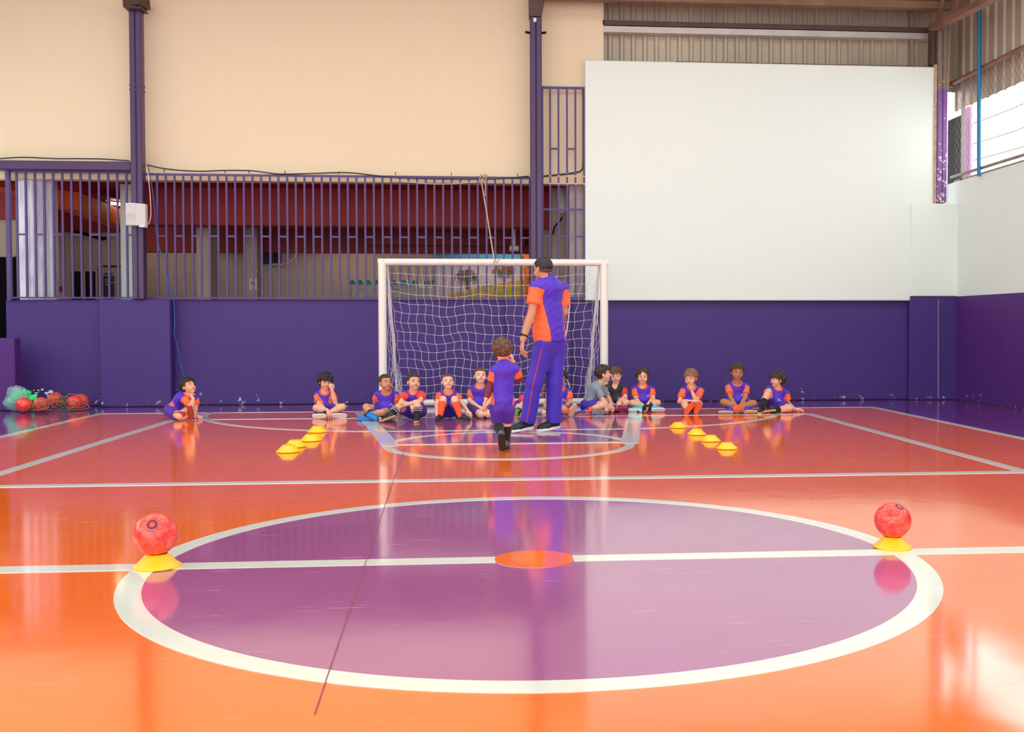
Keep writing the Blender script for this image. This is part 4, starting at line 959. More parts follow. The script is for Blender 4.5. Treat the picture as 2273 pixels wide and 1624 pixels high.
SHC = {k: paint(k+'_shoe', c, .45, .08, 12) for k, c in dict(red=(176, 44, 44), black=(24, 24, 30), blue=(16, 120, 206), royal=(30, 50, 176), orange=(250, 92, 40), cyan=(40, 190, 206), grey=(96, 98, 104), white=(214, 210, 206), green=(80, 170, 70)).items()}
SLC = {k: paint(k+'_sole', c, .6, .06, 12) for k, c in dict(red=(170, 58, 52), white=(220, 222, 226), tan=(216, 160, 104), orange=(240, 100, 44), black=(34, 34, 40), grey=(128, 130, 132), blue=(30, 130, 200), beige=(226, 196, 158)).items()}
JC = dict(pur=((76, 30, 190), C_PUR), org=((255, 104, 44), C_ORG), red=((232, 52, 44), C_RED), grey=((132, 148, 158), C_GREY), blk=((24, 24, 38), C_BLK), rdo=((238, 66, 38), C_RED))
_TT = {}
def two_tone(a, b_):
    """jersey sewn from two cloths; the seam follows the stored panel attribute"""
    if (a, b_) not in _TT:
        t = NT('jersey_'+a+'_'+b_); at_ = t.n('Attribute', attribute_name='panel'); f = t.ramp(at_.outputs['Fac'], -.0006, .0006)
        v_ = t.ramp(t.noise(6, None, 4), .3, .7); c1 = t.mix(f, lin(JC[a][0]), lin(JC[b_][0])); t.base(t.mix(t.math('MULTIPLY', v_, .08), c1, (0.02, 0.02, 0.04, 1)))
        t.b.inputs['Roughness'].default_value = .55; t.b.inputs['Sheen Weight'].default_value = .1; t.bump(t.noise(260, None, 2), .15, .003); _TT[(a, b_)] = t.m
    return _TT[(a, b_)]
def frame(fwd, up):
    y = nrm(fwd); z = V3(up); z = nrm(z-y*(z@y)); x = np.cross(y, z); return np.stack([x, y, z], 1)
def person(S):
    s = S.get('s', 1.0); fs = S.get('fs', 1); adult = S.get('adult', False)
    cx_, cy_, cd = S['c']; Y0 = ground(cx_, cy_).y-cd; sit = S.get('sit', True)
    J = {}
    zmin = dict(pel=.10, ka=.052, kb=.052, aa=.04, ab=.04, ta=.03, tb=.03, wa=.032, wb=.032, ha=.014, hb=.014, ea=.03, eb=.03)
    for k, v in S['j'].items():
        p = at(v[0], v[1], Y0+v[2])
        if k in zmin and (sit or k[0] in 'at'): p.z = max(p.z, zmin[k]*(1 if k != 'pel' or not S.get('kneel') else 0))
        J[k] = V3(p)
    if S.get('dbg'): print(S['dbg'], 'Y0 %.2f' % Y0, {a+b: round(float(np.linalg.norm(J[a]-J[b])), 2) for a, b in (('pel', 'nb'), ('sa', 'sb'), ('sa', 'ea'), ('ea', 'wa'), ('sb', 'eb'), ('eb', 'wb'), ('pel', 'ka'), ('ka', 'aa'), ('pel', 'kb'), ('kb', 'ab'))})
    pel, nb = J['pel'], J['nb']; up = nrm(nb-pel); lat = J['sb']-J['sa']; lat = nrm(lat-up*(lat@up)); fr = nrm(np.cross(lat, up))*fs
    fz = math.radians(S['face'][0]); fp = math.radians(S['face'][1]); fl = math.radians(S['face'][2]) if len(S['face']) > 2 else 0
    fwd = np.array((math.sin(fz)*math.cos(fp), -math.cos(fz)*math.cos(fp), math.sin(fp))); hup = np.array((math.sin(fl), 0, 1.0))
    HR = frame(fwd, hup); hs = S.get('head', .188)*1.0; hc = J['hc']
    T = lambda V: V@(HR.T*hs)+hc
    root = empty('person', (float(pel[0]), float(pel[1]), 0.0), label=S['label'], category='person', group=S.get('group', 'children sitting in a line in front of the goal'))
    sk = S['skin']
    hw = S.get('hw', .062)*s if not adult else .09; hdrop = .0 if sit else .03*s
    hips = {}
    hl_ = J['kb']-J['ka']; hl_ = nrm(nrm(hl_-up*(hl_@up))*.5+lat) if sit else lat
    hips['a'] = pel-hl_*hw-up*hdrop; hips['b'] = pel+hl_*hw-up*hdrop
    allp = np.stack(list(J.values())); lo, hi = allp.min(0)-.16*s, allp.max(0)+.16*s
    # skin
    f = Field(lo, hi, .0075 if not adult else .0105)
    ch = nb-up*.085*s
    f.add(rcone(pel, ch-up*(0 if fs > 0 else .02*s), .082*s, .088*s if fs > 0 else .075*s, lat, .7)); f.add(rcone(J['sa']-up*(0 if fs > 0 else .012*s), J['sb']-up*(0 if fs > 0 else .012*s), .036*s, .036*s), (.05 if fs > 0 else .02)*s)
    nk = T(np.array([[0, -.10, -.45]]))[0]
    f.add(rcone(nb-up*.03*s, nk, (.036 if adult else .043)*s, (.036 if adult else .038)*s), (.03 if not adult and fs > 0 else .012)*s)
    if fs > 0: f.add(rcone(nb-up*.085*s+fr*.004*s, nb-up*.045*s+fr*.002*s, .060*s, .048*s, lat, .8), .015*s)
    for k in 'ab':
        f.add(rcone(J['s'+k], J['e'+k], .032*s, .0250*s), .02*s); m_ = J['e'+k]*.65+J['w'+k]*.35
        f.add(rcone(J['e'+k], m_, .025*s, .0258*s), .008*s); f.add(rcone(m_, J['w'+k], .0258*s, .019*s), .01*s)
        f.add(rcone(hips[k], J['k'+k], S.get('th', .058)*s, .040*s), .02*s); c_ = J['k'+k]*.68+J['a'+k]*.32
        f.add(rcone(J['k'+k], c_, .040*s, .041*s), .012*s); f.add(rcone(c_, J['a'+k], .041*s, .026*s), .012*s)
    V, F = f.mesh(); body = Join().add(V, F, 0).add(T(HV), HF, HM)
    for k in 'ab':
        pose, chi = S.get('h'+k, 'relaxed'), (1 if (k == 'a') == (fs > 0) else -1)
        d = nrm(J['h'+k]-J['w'+k]); n = V3(S.get('n'+k, (0, -.3, 1))); R_ = np.stack([d, np.zeros(3), np.zeros(3)], 1); z = nrm(n-d*(n@d)); y = np.cross(z, d)*chi
        R_ = np.stack([d, y, z], 1); hvl, hfl = HAND[pose]
        # chi: thumb on +y for one hand, mirrored for the other
        L = (.118*s if not adult else .19); Vh = hvl@(R_.T*L)+J['w'+k]
        mz = Vh[:, 2].min()
        if mz < .003 and sit: Vh[:, 2] += .003-mz
        body.add(Vh, hfl if chi > 0 else hfl[:, ::-1], 0)
    body.obj('body', [SK[sk], LIP[sk]], root)
    # eyes, brows
    for q in (-1, 1):
        o = bpy.data.objects.new('eye', eye_mesh(S.get('iris', 'brown'))); col.objects.link(o); o.parent = root
        g = frame(fwd*1.0+HR[:, 0]*S.get('gaze', 0)+np.array((0, 0, S.get('gazeup', .05))), HR[:, 2])
        mt = Matrix(((*[float(v*hs) for v in g[0]], 0), (*[float(v*hs) for v in g[1]], 0), (*[float(v*hs) for v in g[2]], 0), (0, 0, 0, 1)))
        mt.translation = Vector(T(np.array([[q*EYE[0], EYE[1]-(.06 if adult else .044), EYE[2]]]))[0].tolist())-root.location; o.matrix_local = mt
        b = MB(); b.tube([Vector(p.tolist()) for p in T(np.array([[q*.065, .365, .075], [q*.13, .36, .10], [q*.20, .325, .095], [q*.25, .27, .07]]))], [.010*hs, .018*hs, .016*hs, .008*hs], 6)
        o = b.obj('eyebrow', HC[S['hair'][1]], None); o.parent = root; o.matrix_parent_inverse = Matrix.Translation(-root.location)
    hv, hf = hair(S['hair'][0], S['hair'][2] if len(S['hair']) > 2 else 1); ho = Join().add(T(hv), hf, 0)
    hobj = ho.obj('hair', [HC[S['hair'][1]]], root)
    if S['hair'][0] == 'fade':
        g = Field((-.5, -.6, -.5), (.5, .4, .4), .02); g.add(ellip((0, -.062, .115), (.375, .44, .395))); A = g.all()
        hlw = hairline(A, .2, -.10, -.36); g.a = np.maximum(g.a, np.maximum(hlw-A[..., 2], A[..., 2]-.20))
        for q in (-1, 1): g.carve(ellip((q*.40, -.005, -.07), (.08, .095, .13)), .02)
        gv, gf = g.mesh(); Join().add(T(gv), gf, 0).obj('clipped_sides', [HC['fade']], root)
    # shirt
    ph = float(J['pel'][0])*7
    def wrinkle(P): return (.0016*s*np.sin(P[..., 2]*41+P[..., 0]*63+ph)*np.sin(P[..., 0]*37-P[..., 2]*29+2*np.sin(P[..., 1]*31))+.0010*s*np.sin(P[..., 2]*80-P[..., 0]*95+P[..., 1]*60+ph)).astype(np.float32)
    hem = S.get('hem', .055)*s
    f = Field(lo, hi, .0075 if not adult else .010); g_t = rcone(pel-up*hem*.6, ch, S.get('low', .095)*s, S.get('chest', .098)*s, lat, .74); g_b = ellip(pel+fr*.02*s+up*.05*s, (.098*s, .08*s, .08*s), np.stack([lat, fr, up], 1))
    f.add(g_t); f.add(g_b, .04*s); sh = rcone(J['sa']+up*.004*s, J['sb']+up*.004*s, .039*s, .039*s); f.add(sh, .06*s)
    f.add(rcone(nb-up*.055*s, nb+up*(-.012 if fs > 0 else -.006)*s, .075*s, (.052 if fs > 0 else .05 if adult else .058)*s, lat, .8 if fs > 0 else 1.0), .04*s)
    sl = {}
    for k in 'ab':
        u_ = nrm(J['e'+k]-J['s'+k]); L = float(np.linalg.norm(J['e'+k]-J['s'+k])); e_ = J['s'+k]+u_*L*S.get('sleeve', .66)
        sl[k] = rcone(J['s'+k], e_, .041*s, .046*s); f.add(sl[k], .018*s, plane(e_, u_))
    f.a += wrinkle(f.all()) if True else 0
    f.a = np.maximum(f.a, plane(pel-up*hem, -up)(f.all()))
    c0 = nb+fr*(.014 if fs > 0 else .010)*s-up*.02*s; tilt = nrm(up*.90+fr*.42); RC = (.053 if fs > 0 else .048 if adult else .057)*s; cu = nrm(lat-tilt*(lat@tilt)); cv = np.cross(tilt, cu)
    ring_pts = []; A0 = f.a.copy()
    for i in range(28):
        a_ = 2*PI*i/28; rp_ = c0+(cu*math.cos(a_)+cv*math.sin(a_))*RC; tt = None
        for t_ in np.arange(.12, -.10, -.004)*s:
            ix = np.round((rp_+tilt*t_-f.lo)/f.h).astype(int)
            if (ix < 0).any() or (ix >= f.n).any(): continue
            if A0[tuple(ix)] < 0: tt = t_; break
        ring_pts.append((rp_, tt if tt is not None else 0.0))
    tv_ = np.array([q_[1] for q_ in ring_pts]); tv_ = (np.roll(tv_, 1)+tv_*2+np.roll(tv_, -1))/4; tv_ = (np.roll(tv_, 1)+tv_*2+np.roll(tv_, -1))/4
    th_ = 2*PI*np.arange(29)/28; tw_ = np.append(tv_, tv_[0])
    def opening(P):
        q = P-c0; t_ = q@tilt; r_ = np.sqrt(np.maximum(0, (q*q).sum(-1)-t_*t_)); lo_ = np.interp(np.arctan2(q@cv, q@cu) % (2*PI), th_, tw_)-.004*s
        return np.maximum(np.maximum(r_-RC, lo_-t_), t_-.16*s).astype(np.float32)
    f.carve((opening, c0-.2*s, c0+.2*s), .002*s)
    if S.get('vneck'): f.carve(rcone(nb+fr*.05*s, nb+fr*.10*s-up*.055*s, .034*s, .010*s), .006*s)
    V, F = f.mesh(); V = relax(V, F, 1, .3); C = V
    q = C-pel; ql = q@lat; qu = q@up; tl = float(np.linalg.norm(ch-pel))
    dt = np.minimum(g_t[0](C), sh[0](C)+.004); mv = np.full(len(V), -.05, np.float32)
    for k in 'ab':
        u_ = nrm(J['e'+k]-J['s'+k]); dd = (C-J['s'+k])@u_
        mv = np.maximum(mv, np.minimum(dt-.001*s-sl[k][0](C), dd-.004*s))
    if S.get('panels', True):
        w = .100*s*S.get('pw', .74)
        mv = np.maximum(mv, np.minimum(np.abs(ql)-w*(1+.55*np.clip(qu/tl-.15, 0, 1)), tl*.95-qu))
    shirt = Join().add(V, F, 0).obj('shirt', [two_tone(S.get('top', 'pur'), S.get('side', 'org'))], root)
    at_ = shirt.data.attributes.new('panel', 'FLOAT', 'POINT'); at_.data.foreach_set('value', mv.astype(np.float32))
    if S.get('collar', True):
        b = MB(); pts = [Vector((q_[0]+tilt*float(t_)).tolist()) for q_, t_ in zip(ring_pts, tv_)]
        b.tube(pts, .0085*s, 8, closed=True); o = b.obj('collar', JC[S.get('side', 'org')][1], None); o.parent = shirt
    if adult:
        b = MB(); b.tube([Vector((q_[0]*.94+c0*.06+tilt*(float(t_)+.012)).tolist()) for q_, t_ in zip(ring_pts, tv_)], .004, 6, closed=True); o = b.obj('neck_cord', M['black'], None); o.parent = root; o.matrix_parent_inverse = Matrix.Translation(-root.location)
    if S.get('logo'):
        lx, lz, sc = S['logo']; sc = sc*s; ctr = pel+up*tl*lz+lat*lx*s
        SV = V
        def proj(x, z):
            p = ctr+lat*x+up*z; qv = SV-p; fd = qv@fr; dd = ((qv-np.outer(fd, fr))**2).sum(1); m_ = (dd < (.014*s)**2)
            if not m_.any(): return None
            return Vector((p+fr*(fd[m_].max()+.003*s)).tolist())
        b = MB()
        wx_, wz_, ws_ = S.get('word', (.75, -.05, 1.0))
        for arc in ([(.5*math.cos(a), .5*math.sin(a)) for a in np.linspace(.6, 5.6, 14)], [(.15+.2*math.cos(a), .75+.25*math.sin(a)) for a in np.linspace(0, 6.28, 8)], [(wx_, wz_-.38*ws_), (wx_+1.2*ws_, wz_-.36*ws_)]):
            pp = [proj(x*sc, z*sc) for x, z in arc]; pp = [p for p in pp if p]
            if len(pp) > 1: b.tube(pp, .10*sc, 5)
        tw = text_mesh("King's", 1.0, (0, 0, 0), C_WHITE, ext=0.0, align='LEFT', rot=(0, 0, 0)); me_ = tw.data; wv = [proj((v.co.x*.62*ws_+wx_)*sc, (v.co.y*.8*ws_+wz_+.15)*sc) for v in me_.vertices]
        if all(wv):
            b.add(wv, [tuple(q_.vertices) for q_ in me_.polygons]); b.add(wv, [tuple(q_.vertices)[::-1] for q_ in me_.polygons])
        bpy.data.objects.remove(tw)
        if b.v: o = b.obj('emblem', C_WHITE, None); o.parent = shirt
    if S.get('under'):
        for k in 'ab':
            u_ = nrm(J['w'+k]-J['e'+k]); g = Field(np.minimum(J['s'+k], np.minimum(J['e'+k], J['w'+k]))-.08*s, np.maximum(J['s'+k], np.maximum(J['e'+k], J['w'+k]))+.08*s, .007)
            g.add(rcone(J['s'+k], J['e'+k], .039*s, .033*s)); g.add(rcone(J['e'+k], J['w'+k], .033*s, .027*s), .01, plane(J['w'+k]-u_*.005, u_)); gv, gf = g.mesh(); Join().add(relax(gv, gf, 1, .3), gf, 0).obj('undershirt_sleeve', [S['under']], root)
    # shorts or trousers
    f = Field(lo, hi, .0075 if not adult else .0105)
    if adult:
        f.add(ellip(pel-up*.03, (.150, .108, .13), np.stack([lat, fr, up], 1)))
        for k in 'ab':
            u_ = nrm(J['a'+k]-J['k'+k]); f.add(rcone(hips[k], J['k'+k], .098, .083), .06); f.add(rcone(J['k'+k], J['a'+k]-u_*.0, .083, .080), .03, plane(J['a'+k]-u_*.015, u_))
        A = f.all(); f.a += (.0035*np.sin(A[..., 2]*17+A[..., 0]*33)*np.sin(A[..., 0]*21-A[..., 2]*13+1.5*np.sin(A[..., 1]*19))).astype(np.float32)
        nm = 'trousers'
    else:
        f.add(ellip(pel, ((.104 if sit else .084)*s, (.088 if sit else .074)*s, .09*s), np.stack([lat, fr, up], 1)))
        for k in 'ab':
            u_ = nrm(J['k'+k]-hips[k]); L = float(np.linalg.norm(J['k'+k]-hips[k])); e_ = hips[k]+u_*L*S.get('short', .66)
            f.add(rcone(hips[k], e_, S.get('lw', .074)*s, S.get('sw', .064)*s), (.03 if sit else .012)*s, plane(e_, u_))
        f.a += wrinkle(f.all()); nm = 'shorts'
        if sit: f.a = np.maximum(f.a, .004-f.all()[..., 2])
    V, F = f.mesh(); V = relax(V, F, 1, .3)
    sho = Join().add(V, F, 0).obj(nm, [S.get('bot', C_SHORT)], root)
    if adult:
        k = 'a'; SV = V
        pts = []
        for t_ in np.linspace(.05, .97, 26):
            p = (hips[k]*(1-2*t_)+J['k'+k]*2*t_ if t_ < .5 else J['k'+k]*(2-2*t_)+J['a'+k]*(2*t_-1)); sd = nrm(-lat*.75-fr*.62)
            qv = SV-p; fd = qv@sd; dd = ((qv-np.outer(fd, sd))**2).sum(1); m_ = dd < .02**2
            if m_.any(): pts.append(Vector((p+sd*(fd[m_].max()+.002)).tolist()))
        b = MB().tube(smooth_pts(pts, 2), .005, 5); o = b.obj('piping', C_RED, None); o.parent = sho
    # socks and shoes
    for i, k in enumerate('ab'):
        if S.get('sock'):
            cs, top = S['sock'] if not isinstance(S['sock'], dict) else S['sock'][k]
            kk, an = J['k'+k], J['a'+k]; u_ = nrm(an-kk); L = float(np.linalg.norm(an-kk)); p0 = kk+u_*L*top
            g = Field(np.minimum(kk, an)-.08*s, np.maximum(kk, an)+.08*s, .007); c_ = kk*.68+an*.32
            g.add(rcone(kk, c_, .044*s, .045*s)); g.add(rcone(c_, an+u_*.02, .045*s, .031*s), .01); A = g.all(); g.a = np.maximum(g.a, plane(p0, -u_)(A)); gv, gf = g.mesh()
            if len(gv):
                so = Join().add(relax(gv, gf, 1, .3), gf, 0).obj('sock', [cs], root)
                if S.get('stripes'):
                    for q in (.02, .045):
                        b = MB(); pc = p0+u_*q; rr = .049*s; sd = nrm(np.cross(u_, (0.3, 1, .2))); tv = np.cross(u_, sd)
                        b.tube([Vector((pc+sd*rr*math.cos(a)+tv*rr*math.sin(a)).tolist()) for a in np.linspace(0, 2*PI, 21)[:-1]], .0035, 5, closed=True); o = b.obj('stripe', C_WHITE, None); o.parent = so
        sc, so_ = S['shoe'] if not isinstance(S['shoe'], dict) else S['shoe'][k]
        L = S.get('foot', .182)*s if not adult else .285
        d = nrm(J['t'+k]-J['a'+k])
        if not S.get('su'+k): d = nrm(np.array((d[0], d[1], d[2]*.35)))
        n = V3(S.get('su'+k, (0, 0, 1))); z = nrm(n-d*(n@d)); y = np.cross(z, d); R_ = np.stack([d, y, z], 1)
        o0 = J['a'+k]-d*.22*L-z*.34*L; A1 = SHOE[0]@(R_.T*L)+o0; A2 = SOLE[0]@(R_.T*L)+o0; mz = A2[:, 2].min()
        dz = max(0, .004-min(mz, A1[:, 2].min()))
        if S.get('plant', True) and mz > .004 and not S.get('su'+k): dz = .004-mz if mz < .07 else 0
        A1[:, 2] += dz; A2[:, 2] += dz
        sh_ = Join().add(A1, SHOE[1], 0).obj('shoe', [SHC[sc]], root)
        o = Join().add(A2, SOLE[1], 0).obj('sole', [SLC[so_]], root); o.parent = sh_; o.matrix_parent_inverse = Matrix.Identity(4)
    if S.get('watch'):
        u_ = nrm(J['wa']-J['ea']); p = J['wa']-u_*.045; b = MB(); sd = nrm(np.cross(u_, (0, 1, .1))); tv = np.cross(u_, sd); rr = .036
        w_ = empty('wristwatch', p.tolist(), label='black wristwatch on the left wrist of the standing coach', category='watch')
        b.tube([Vector((p+sd*rr*math.cos(a)+tv*rr*.95*math.sin(a)).tolist()) for a in np.linspace(0, 2*PI, 21)[:-1]], .009, 6, closed=True); b.obj('strap', M['black'], w_)
        q = p-sd*rr if sd[0] > 0 else p+sd*rr; MB().bbox(float(q[0])-.008, float(q[0])+.008, float(q[1])-.016, float(q[1])+.016, float(q[2])-.018, float(q[2])+.018, .003).obj('dial', M['dark_glass'], w_)
    return root
# ------------------------------------------------------------------ plastic bag with green vests by the ball net
t = NT('thin_bag_plastic'); t.base(lin((190, 212, 232))); t.b.inputs['Roughness'].default_value = .25; t.b.inputs['Transmission Weight'].default_value = 0.0; t.b.inputs['Alpha'].default_value = .42
t.bump(t.noise(1, t.mapped((30, 30, 12), (.4, .3, 0)), 6, .65), 1.0, .03); M['bag'] = t.m
M['vest_green'] = paint('neon_green_vest', (60, 236, 130), .7, .12, 14, .5, 40)
p0 = at(40, 908, 14.06)
bag = empty('plastic_bag', (p0.x, 14.06, 0), label='translucent plastic bag stuffed with neon green vests on the floor at far left', category='bag')
def bagpt(px, py, dy=0): q = at(px, py, 14.06+dy); return V3((q.x, q.y, max(q.z, .02)))
f = Field((p0.x-.32, 13.8, -.01), (p0.x+.34, 14.195, .42), .009)
f.add(ellip(bagpt(34, 893), (.15, .085, .11))); f.add(ellip(bagpt(40, 876), (.125, .08, .11)), .06); f.add(ellip(bagpt(30, 866), (.07, .06, .05)), .05); f.add(rcone(bagpt(58, 885), bagpt(60, 897), .04, .045), .04)
A = f.all(); f.a += (.006*np.sin(A[..., 0]*60+A[..., 2]*33)*np.sin(A[..., 2]*50-A[..., 0]*21)+.004*np.sin(A[..., 0]*110+A[..., 1]*70)).astype(np.float32); f.a = np.maximum(f.a, .004-A[..., 2])
V, F = f.mesh(); Join().add(V, F, 0).obj('bag_skin', [M['bag']], bag)
f = Field((p0.x-.3, 13.75, 0), (p0.x+.36, 14.19, .40), .009)
for a_, b_, r0, r1 in (((22, 892), (34, 884), .05, .06), ((34, 880), (54, 872), .06, .05), ((30, 868), (36, 866), .035, .04), ((50, 896), (60, 890), .05, .05)): f.add(rcone(bagpt(*a_), bagpt(*b_), r0, r1), .02)
A = f.all(); f.a += (.006*np.sin(A[..., 0]*70+A[..., 2]*43)*np.sin(A[..., 2]*60-A[..., 0]*31)).astype(np.float32); f.a = np.maximum(f.a, .01-A[..., 2])
V, F = f.mesh(); Join().add(V, F, 0).obj('folded_vest', [M['vest_green']], bag)
f = Field((p0.x+.05, 13.8, 0), (p0.x+.40, 14.25, .34), .007)
for a_, b_, r0, r1 in (((62, 868), (66, 872), .018, .02), ((64, 880), (80, 878), .02, .02), ((68, 886), (76, 884), .03, .03), ((66, 898), (74, 904), .03, .02)): f.add(rcone(bagpt(*a_, .05), bagpt(*b_, .05), r0, r1), .012)
f.a = np.maximum(f.a, .006-f.all()[..., 2]); V, F = f.mesh(); Join().add(V, F, 0).obj('loose_vest', [M['vest_green']], bag)
DBG = False
OS = (0, 1, 0.15)
K = []
def kid(label, c, j, face, skin, hair, **kw): K.append(dict(label=label, c=c, j=j, face=face, skin=skin, hair=hair, **kw))
kid('boy at far left leaning sideways, chin on hand, red shoe soles showing', (426, 933, -.22), dict(pel=(385, 914, 0), nb=(411, 874, -.05), hc=(418, 857, -.08), sa=(409, 885, -.12), sb=(434, 885, .05),
    ea=(425, 903, -.20), wa=(429, 884, -.19), ha=(422, 873, -.15), eb=(434, 905, .0), wb=(432, 920, -.08), hb=(447, 926, -.13), ka=(399, 925, -.24), aa=(425, 921, -.17), ta=(424, 905, -.21), kb=(424, 909, -.08), ab=(396, 917, -.17), tb=(413, 916, -.22)),
    (58, 20, -6), 'light', ('short', 'black', 2), shoe=('red', 'red'), sua=OS, sub=OS, ha='curl', na=(-.8, -.4, .3), hb='flat', logo=None, gazeup=.2)
kid('boy with black bowl cut and white rimmed black shoes, one hand at his eye', (715, 930, -.28), dict(pel=(723, 909, 0), nb=(721, 869, -.03), hc=(722.5, 846, -.07), sa=(705, 878, -.02), sb=(737, 875, 0),
    ea=(709, 897, -.09), wa=(727, 914, -.25), ha=(731, 929, -.3), eb=(744, 893, -.12), wb=(737, 866, -.15), hb=(733.5, 853, -.16), ka=(702, 905, -.16), aa=(742, 920, -.2), ta=(761, 920, -.17), kb=(760, 903, -.16), ab=(721, 921, -.25), tb=(702, 922, -.2)),
    (26, -8, 4), 'light', ('bowl', 'black', 3), shoe=('black', 'white'), sua=(0, .9, .5), sub=(0, .9, .5), hb='curl', nb=(.3, -.9, 0), ha='spread', na=(.3, -.9, .4), logo=(.05, .78, .016), gazeup=-.1)
kid('boy with cropped dark hair and bright blue shoes by the left goal post', (830, 936, -.3), dict(pel=(861, 913, 0), nb=(858, 869, -.03), hc=(855.5, 849, -.06), sa=(839, 875, 0), sb=(878, 877, 0),
    ea=(832, 894, .06), wa=(834, 909, .13), ha=(836, 918, .13), eb=(884, 899, -.04), wb=(888, 916, -.10), hb=(887, 925, -.14), ka=(813, 903, -.10), aa=(826, 920, -.22), ta=(840, 926, -.30), kb=(849, 915, -.25), ab=(817, 921, -.18), tb=(798, 923, -.15)),
    (34, 10, 0), 'tan', ('crop', 'dark', 2), shoe=('blue', 'blue'), sua=(0, .8, .7), sock=(C_SOCKB, .62), logo=(.045, .58, .02), gazeup=.2, gaze=.15)
kid('boy with arms crossed over his knees, striped black socks and orange soled black shoes', (925, 938, -.38), dict(pel=(922, 913, 0), nb=(918, 869, -.05), hc=(918, 847, -.09), sa=(898, 876, -.05), sb=(936, 875, -.05),
    ea=(889, 893, -.15), wa=(911, 896, -.25), ha=(917, 908, -.27), eb=(934, 889, -.19), wb=(898, 899, -.27), hb=(887, 904, -.25), ka=(884, 904, -.17), aa=(866, 922, -.26), ta=(850, 928, -.31), kb=(926, 900, -.22), ab=(926, 926, -.29), tb=(923, 936, -.40)),
    (30, 8, 4), 'light', ('crop', 'dark', 3), shoe=('black', 'tan'), sua=(0, .5, .9), sock=(C_SOCKB, .22), stripes=True, side='rdo', gazeup=.2, gaze=.2)
kid('boy looking up with raised knees in long orange socks and black shoes', (972, 936, -.42), dict(pel=(996, 913, 0), nb=(995, 868, -.06), hc=(993.5, 847, -.10), sa=(976, 877, -.03), sb=(1013, 878, -.03),
    ea=(969, 894, -.13), wa=(970, 911, -.27), ha=(971, 921, -.34), eb=(1024, 893, -.08), wb=(1038, 912, -.14), hb=(1046, 923, -.18), ka=(983.5, 886, -.22), aa=(978, 917, -.32), ta=(969, 928, -.43), kb=(1009, 886, -.22), ab=(1020, 919, -.29), tb=(1040, 926, -.34)),
    (12, 16, 0), 'fair', ('crop', 'brown', 4), shoe=('black', 'black'), sock=(C_SOCKO, .22), iris='grey', vneck=True, gazeup=.25)
kid('kneeling boy with open mouth in purple kit beside the standing boy', (1075, 930, -.29), dict(pel=(1062, 903, 0), nb=(1065, 856, -.03), hc=(1065.5, 834, -.06), sa=(1046, 867, 0), sb=(1083, 865, 0),
    ea=(1042, 889, -.05), wa=(1059, 900, -.16), ha=(1067, 904, -.19), eb=(1089, 888, -.02), wb=(1076, 902, -.16), hb=(1068, 906, -.19), ka=(1067, 920, -.24), aa=(1055, 918, .02), ta=(1052, 922, .14), kb=(1084, 920, -.24), ab=(1080, 918, .02), tb=(1082, 922, .14)),
    (12, 14, 0), 'fair', ('crop', 'brown', 5), shoe=('grey', 'grey'), kneel=True, short=.78, sw=.06, bot=cloth('purple_shorts', (86, 40, 130)), gazeup=.25, iris='grey')
kid('fair haired boy mostly hidden behind the legs of the coach, bending forward', (1145, 924, -.36), dict(pel=(1160, 908, 0), nb=(1176, 876, -.12), hc=(1193, 866, -.17), sa=(1160, 882, -.13), sb=(1186, 874, .03),
    ea=(1160, 899, -.22), wa=(1170, 909, -.27), ha=(1182, 913, -.28), eb=(1190, 893, -.02), wb=(1188, 908, -.12), hb=(1184, 917, -.17), ka=(1152, 904, -.2), aa=(1149, 916, -.3), ta=(1140, 921, -.38), kb=(1180, 907, -.2), ab=(1170, 917, -.3), tb=(1162, 922, -.36)),
    (48, -32, 0), 'fair', ('messy', 'light', 2), shoe=('green', 'orange'), side='red', sock=(C_SOCKB, .5))
kid('curly black haired boy half hidden by the coach leg, beige shoe sole up', (1268, 926, -.28), dict(pel=(1239, 907, 0), nb=(1243, 861, -.03), hc=(1244, 839, -.06), sa=(1222, 869, 0), sb=(1262, 870, 0),
    ea=(1214, 890, -.06), wa=(1226, 901, -.17), ha=(1236, 904, -.2), eb=(1265, 893, -.05), wb=(1253, 902, -.16), hb=(1244, 904, -.19), ka=(1213, 902, -.15), aa=(1226, 916, -.26), ta=(1210, 914, -.28), kb=(1248, 908, -.24), ab=(1267, 915, -.2), tb=(1275, 896, -.27)),
    (-20, -6, 0), 'tan', ('curly', 'black', 2), shoe=('white', 'beige'), sub=(-.2, 1, .1), sua=(0, .8, .4), sock=(C_SOCKO, .3), logo=(.045, .7, .018))
kid('boy in grey shirt turned sideways to whisper to the boy beside him', (1325, 921, -.2), dict(pel=(1305, 899, 0), nb=(1327, 849, -.05), hc=(1340, 829, -.07), sa=(1326, 862, -.11), sb=(1336, 860, .10),
    ea=(1337, 884, -.15), wa=(1345, 904, -.17), ha=(1347, 917, -.18), eb=(1351, 882, .04), wb=(1357, 899, 0), hb=(1360, 908, -.03), ka=(1341, 897, -.15), aa=(1303, 912, -.2), ta=(1285, 916, -.23), kb=(1352, 904, -.02), ab=(1332, 913, -.15), tb=(1314, 913, -.19)),
    (82, 4, 0), 'light', ('short', 'dark', 4), shoe=dict(a=('royal', 'orange'), b=('grey', 'grey')), sub=OS, sock=dict(a=(C_SOCKO, .68), b=(C_SOCKO, .7)), top='grey', side='grey', panels=False, collar=False, sleeve=.85, head=.196)
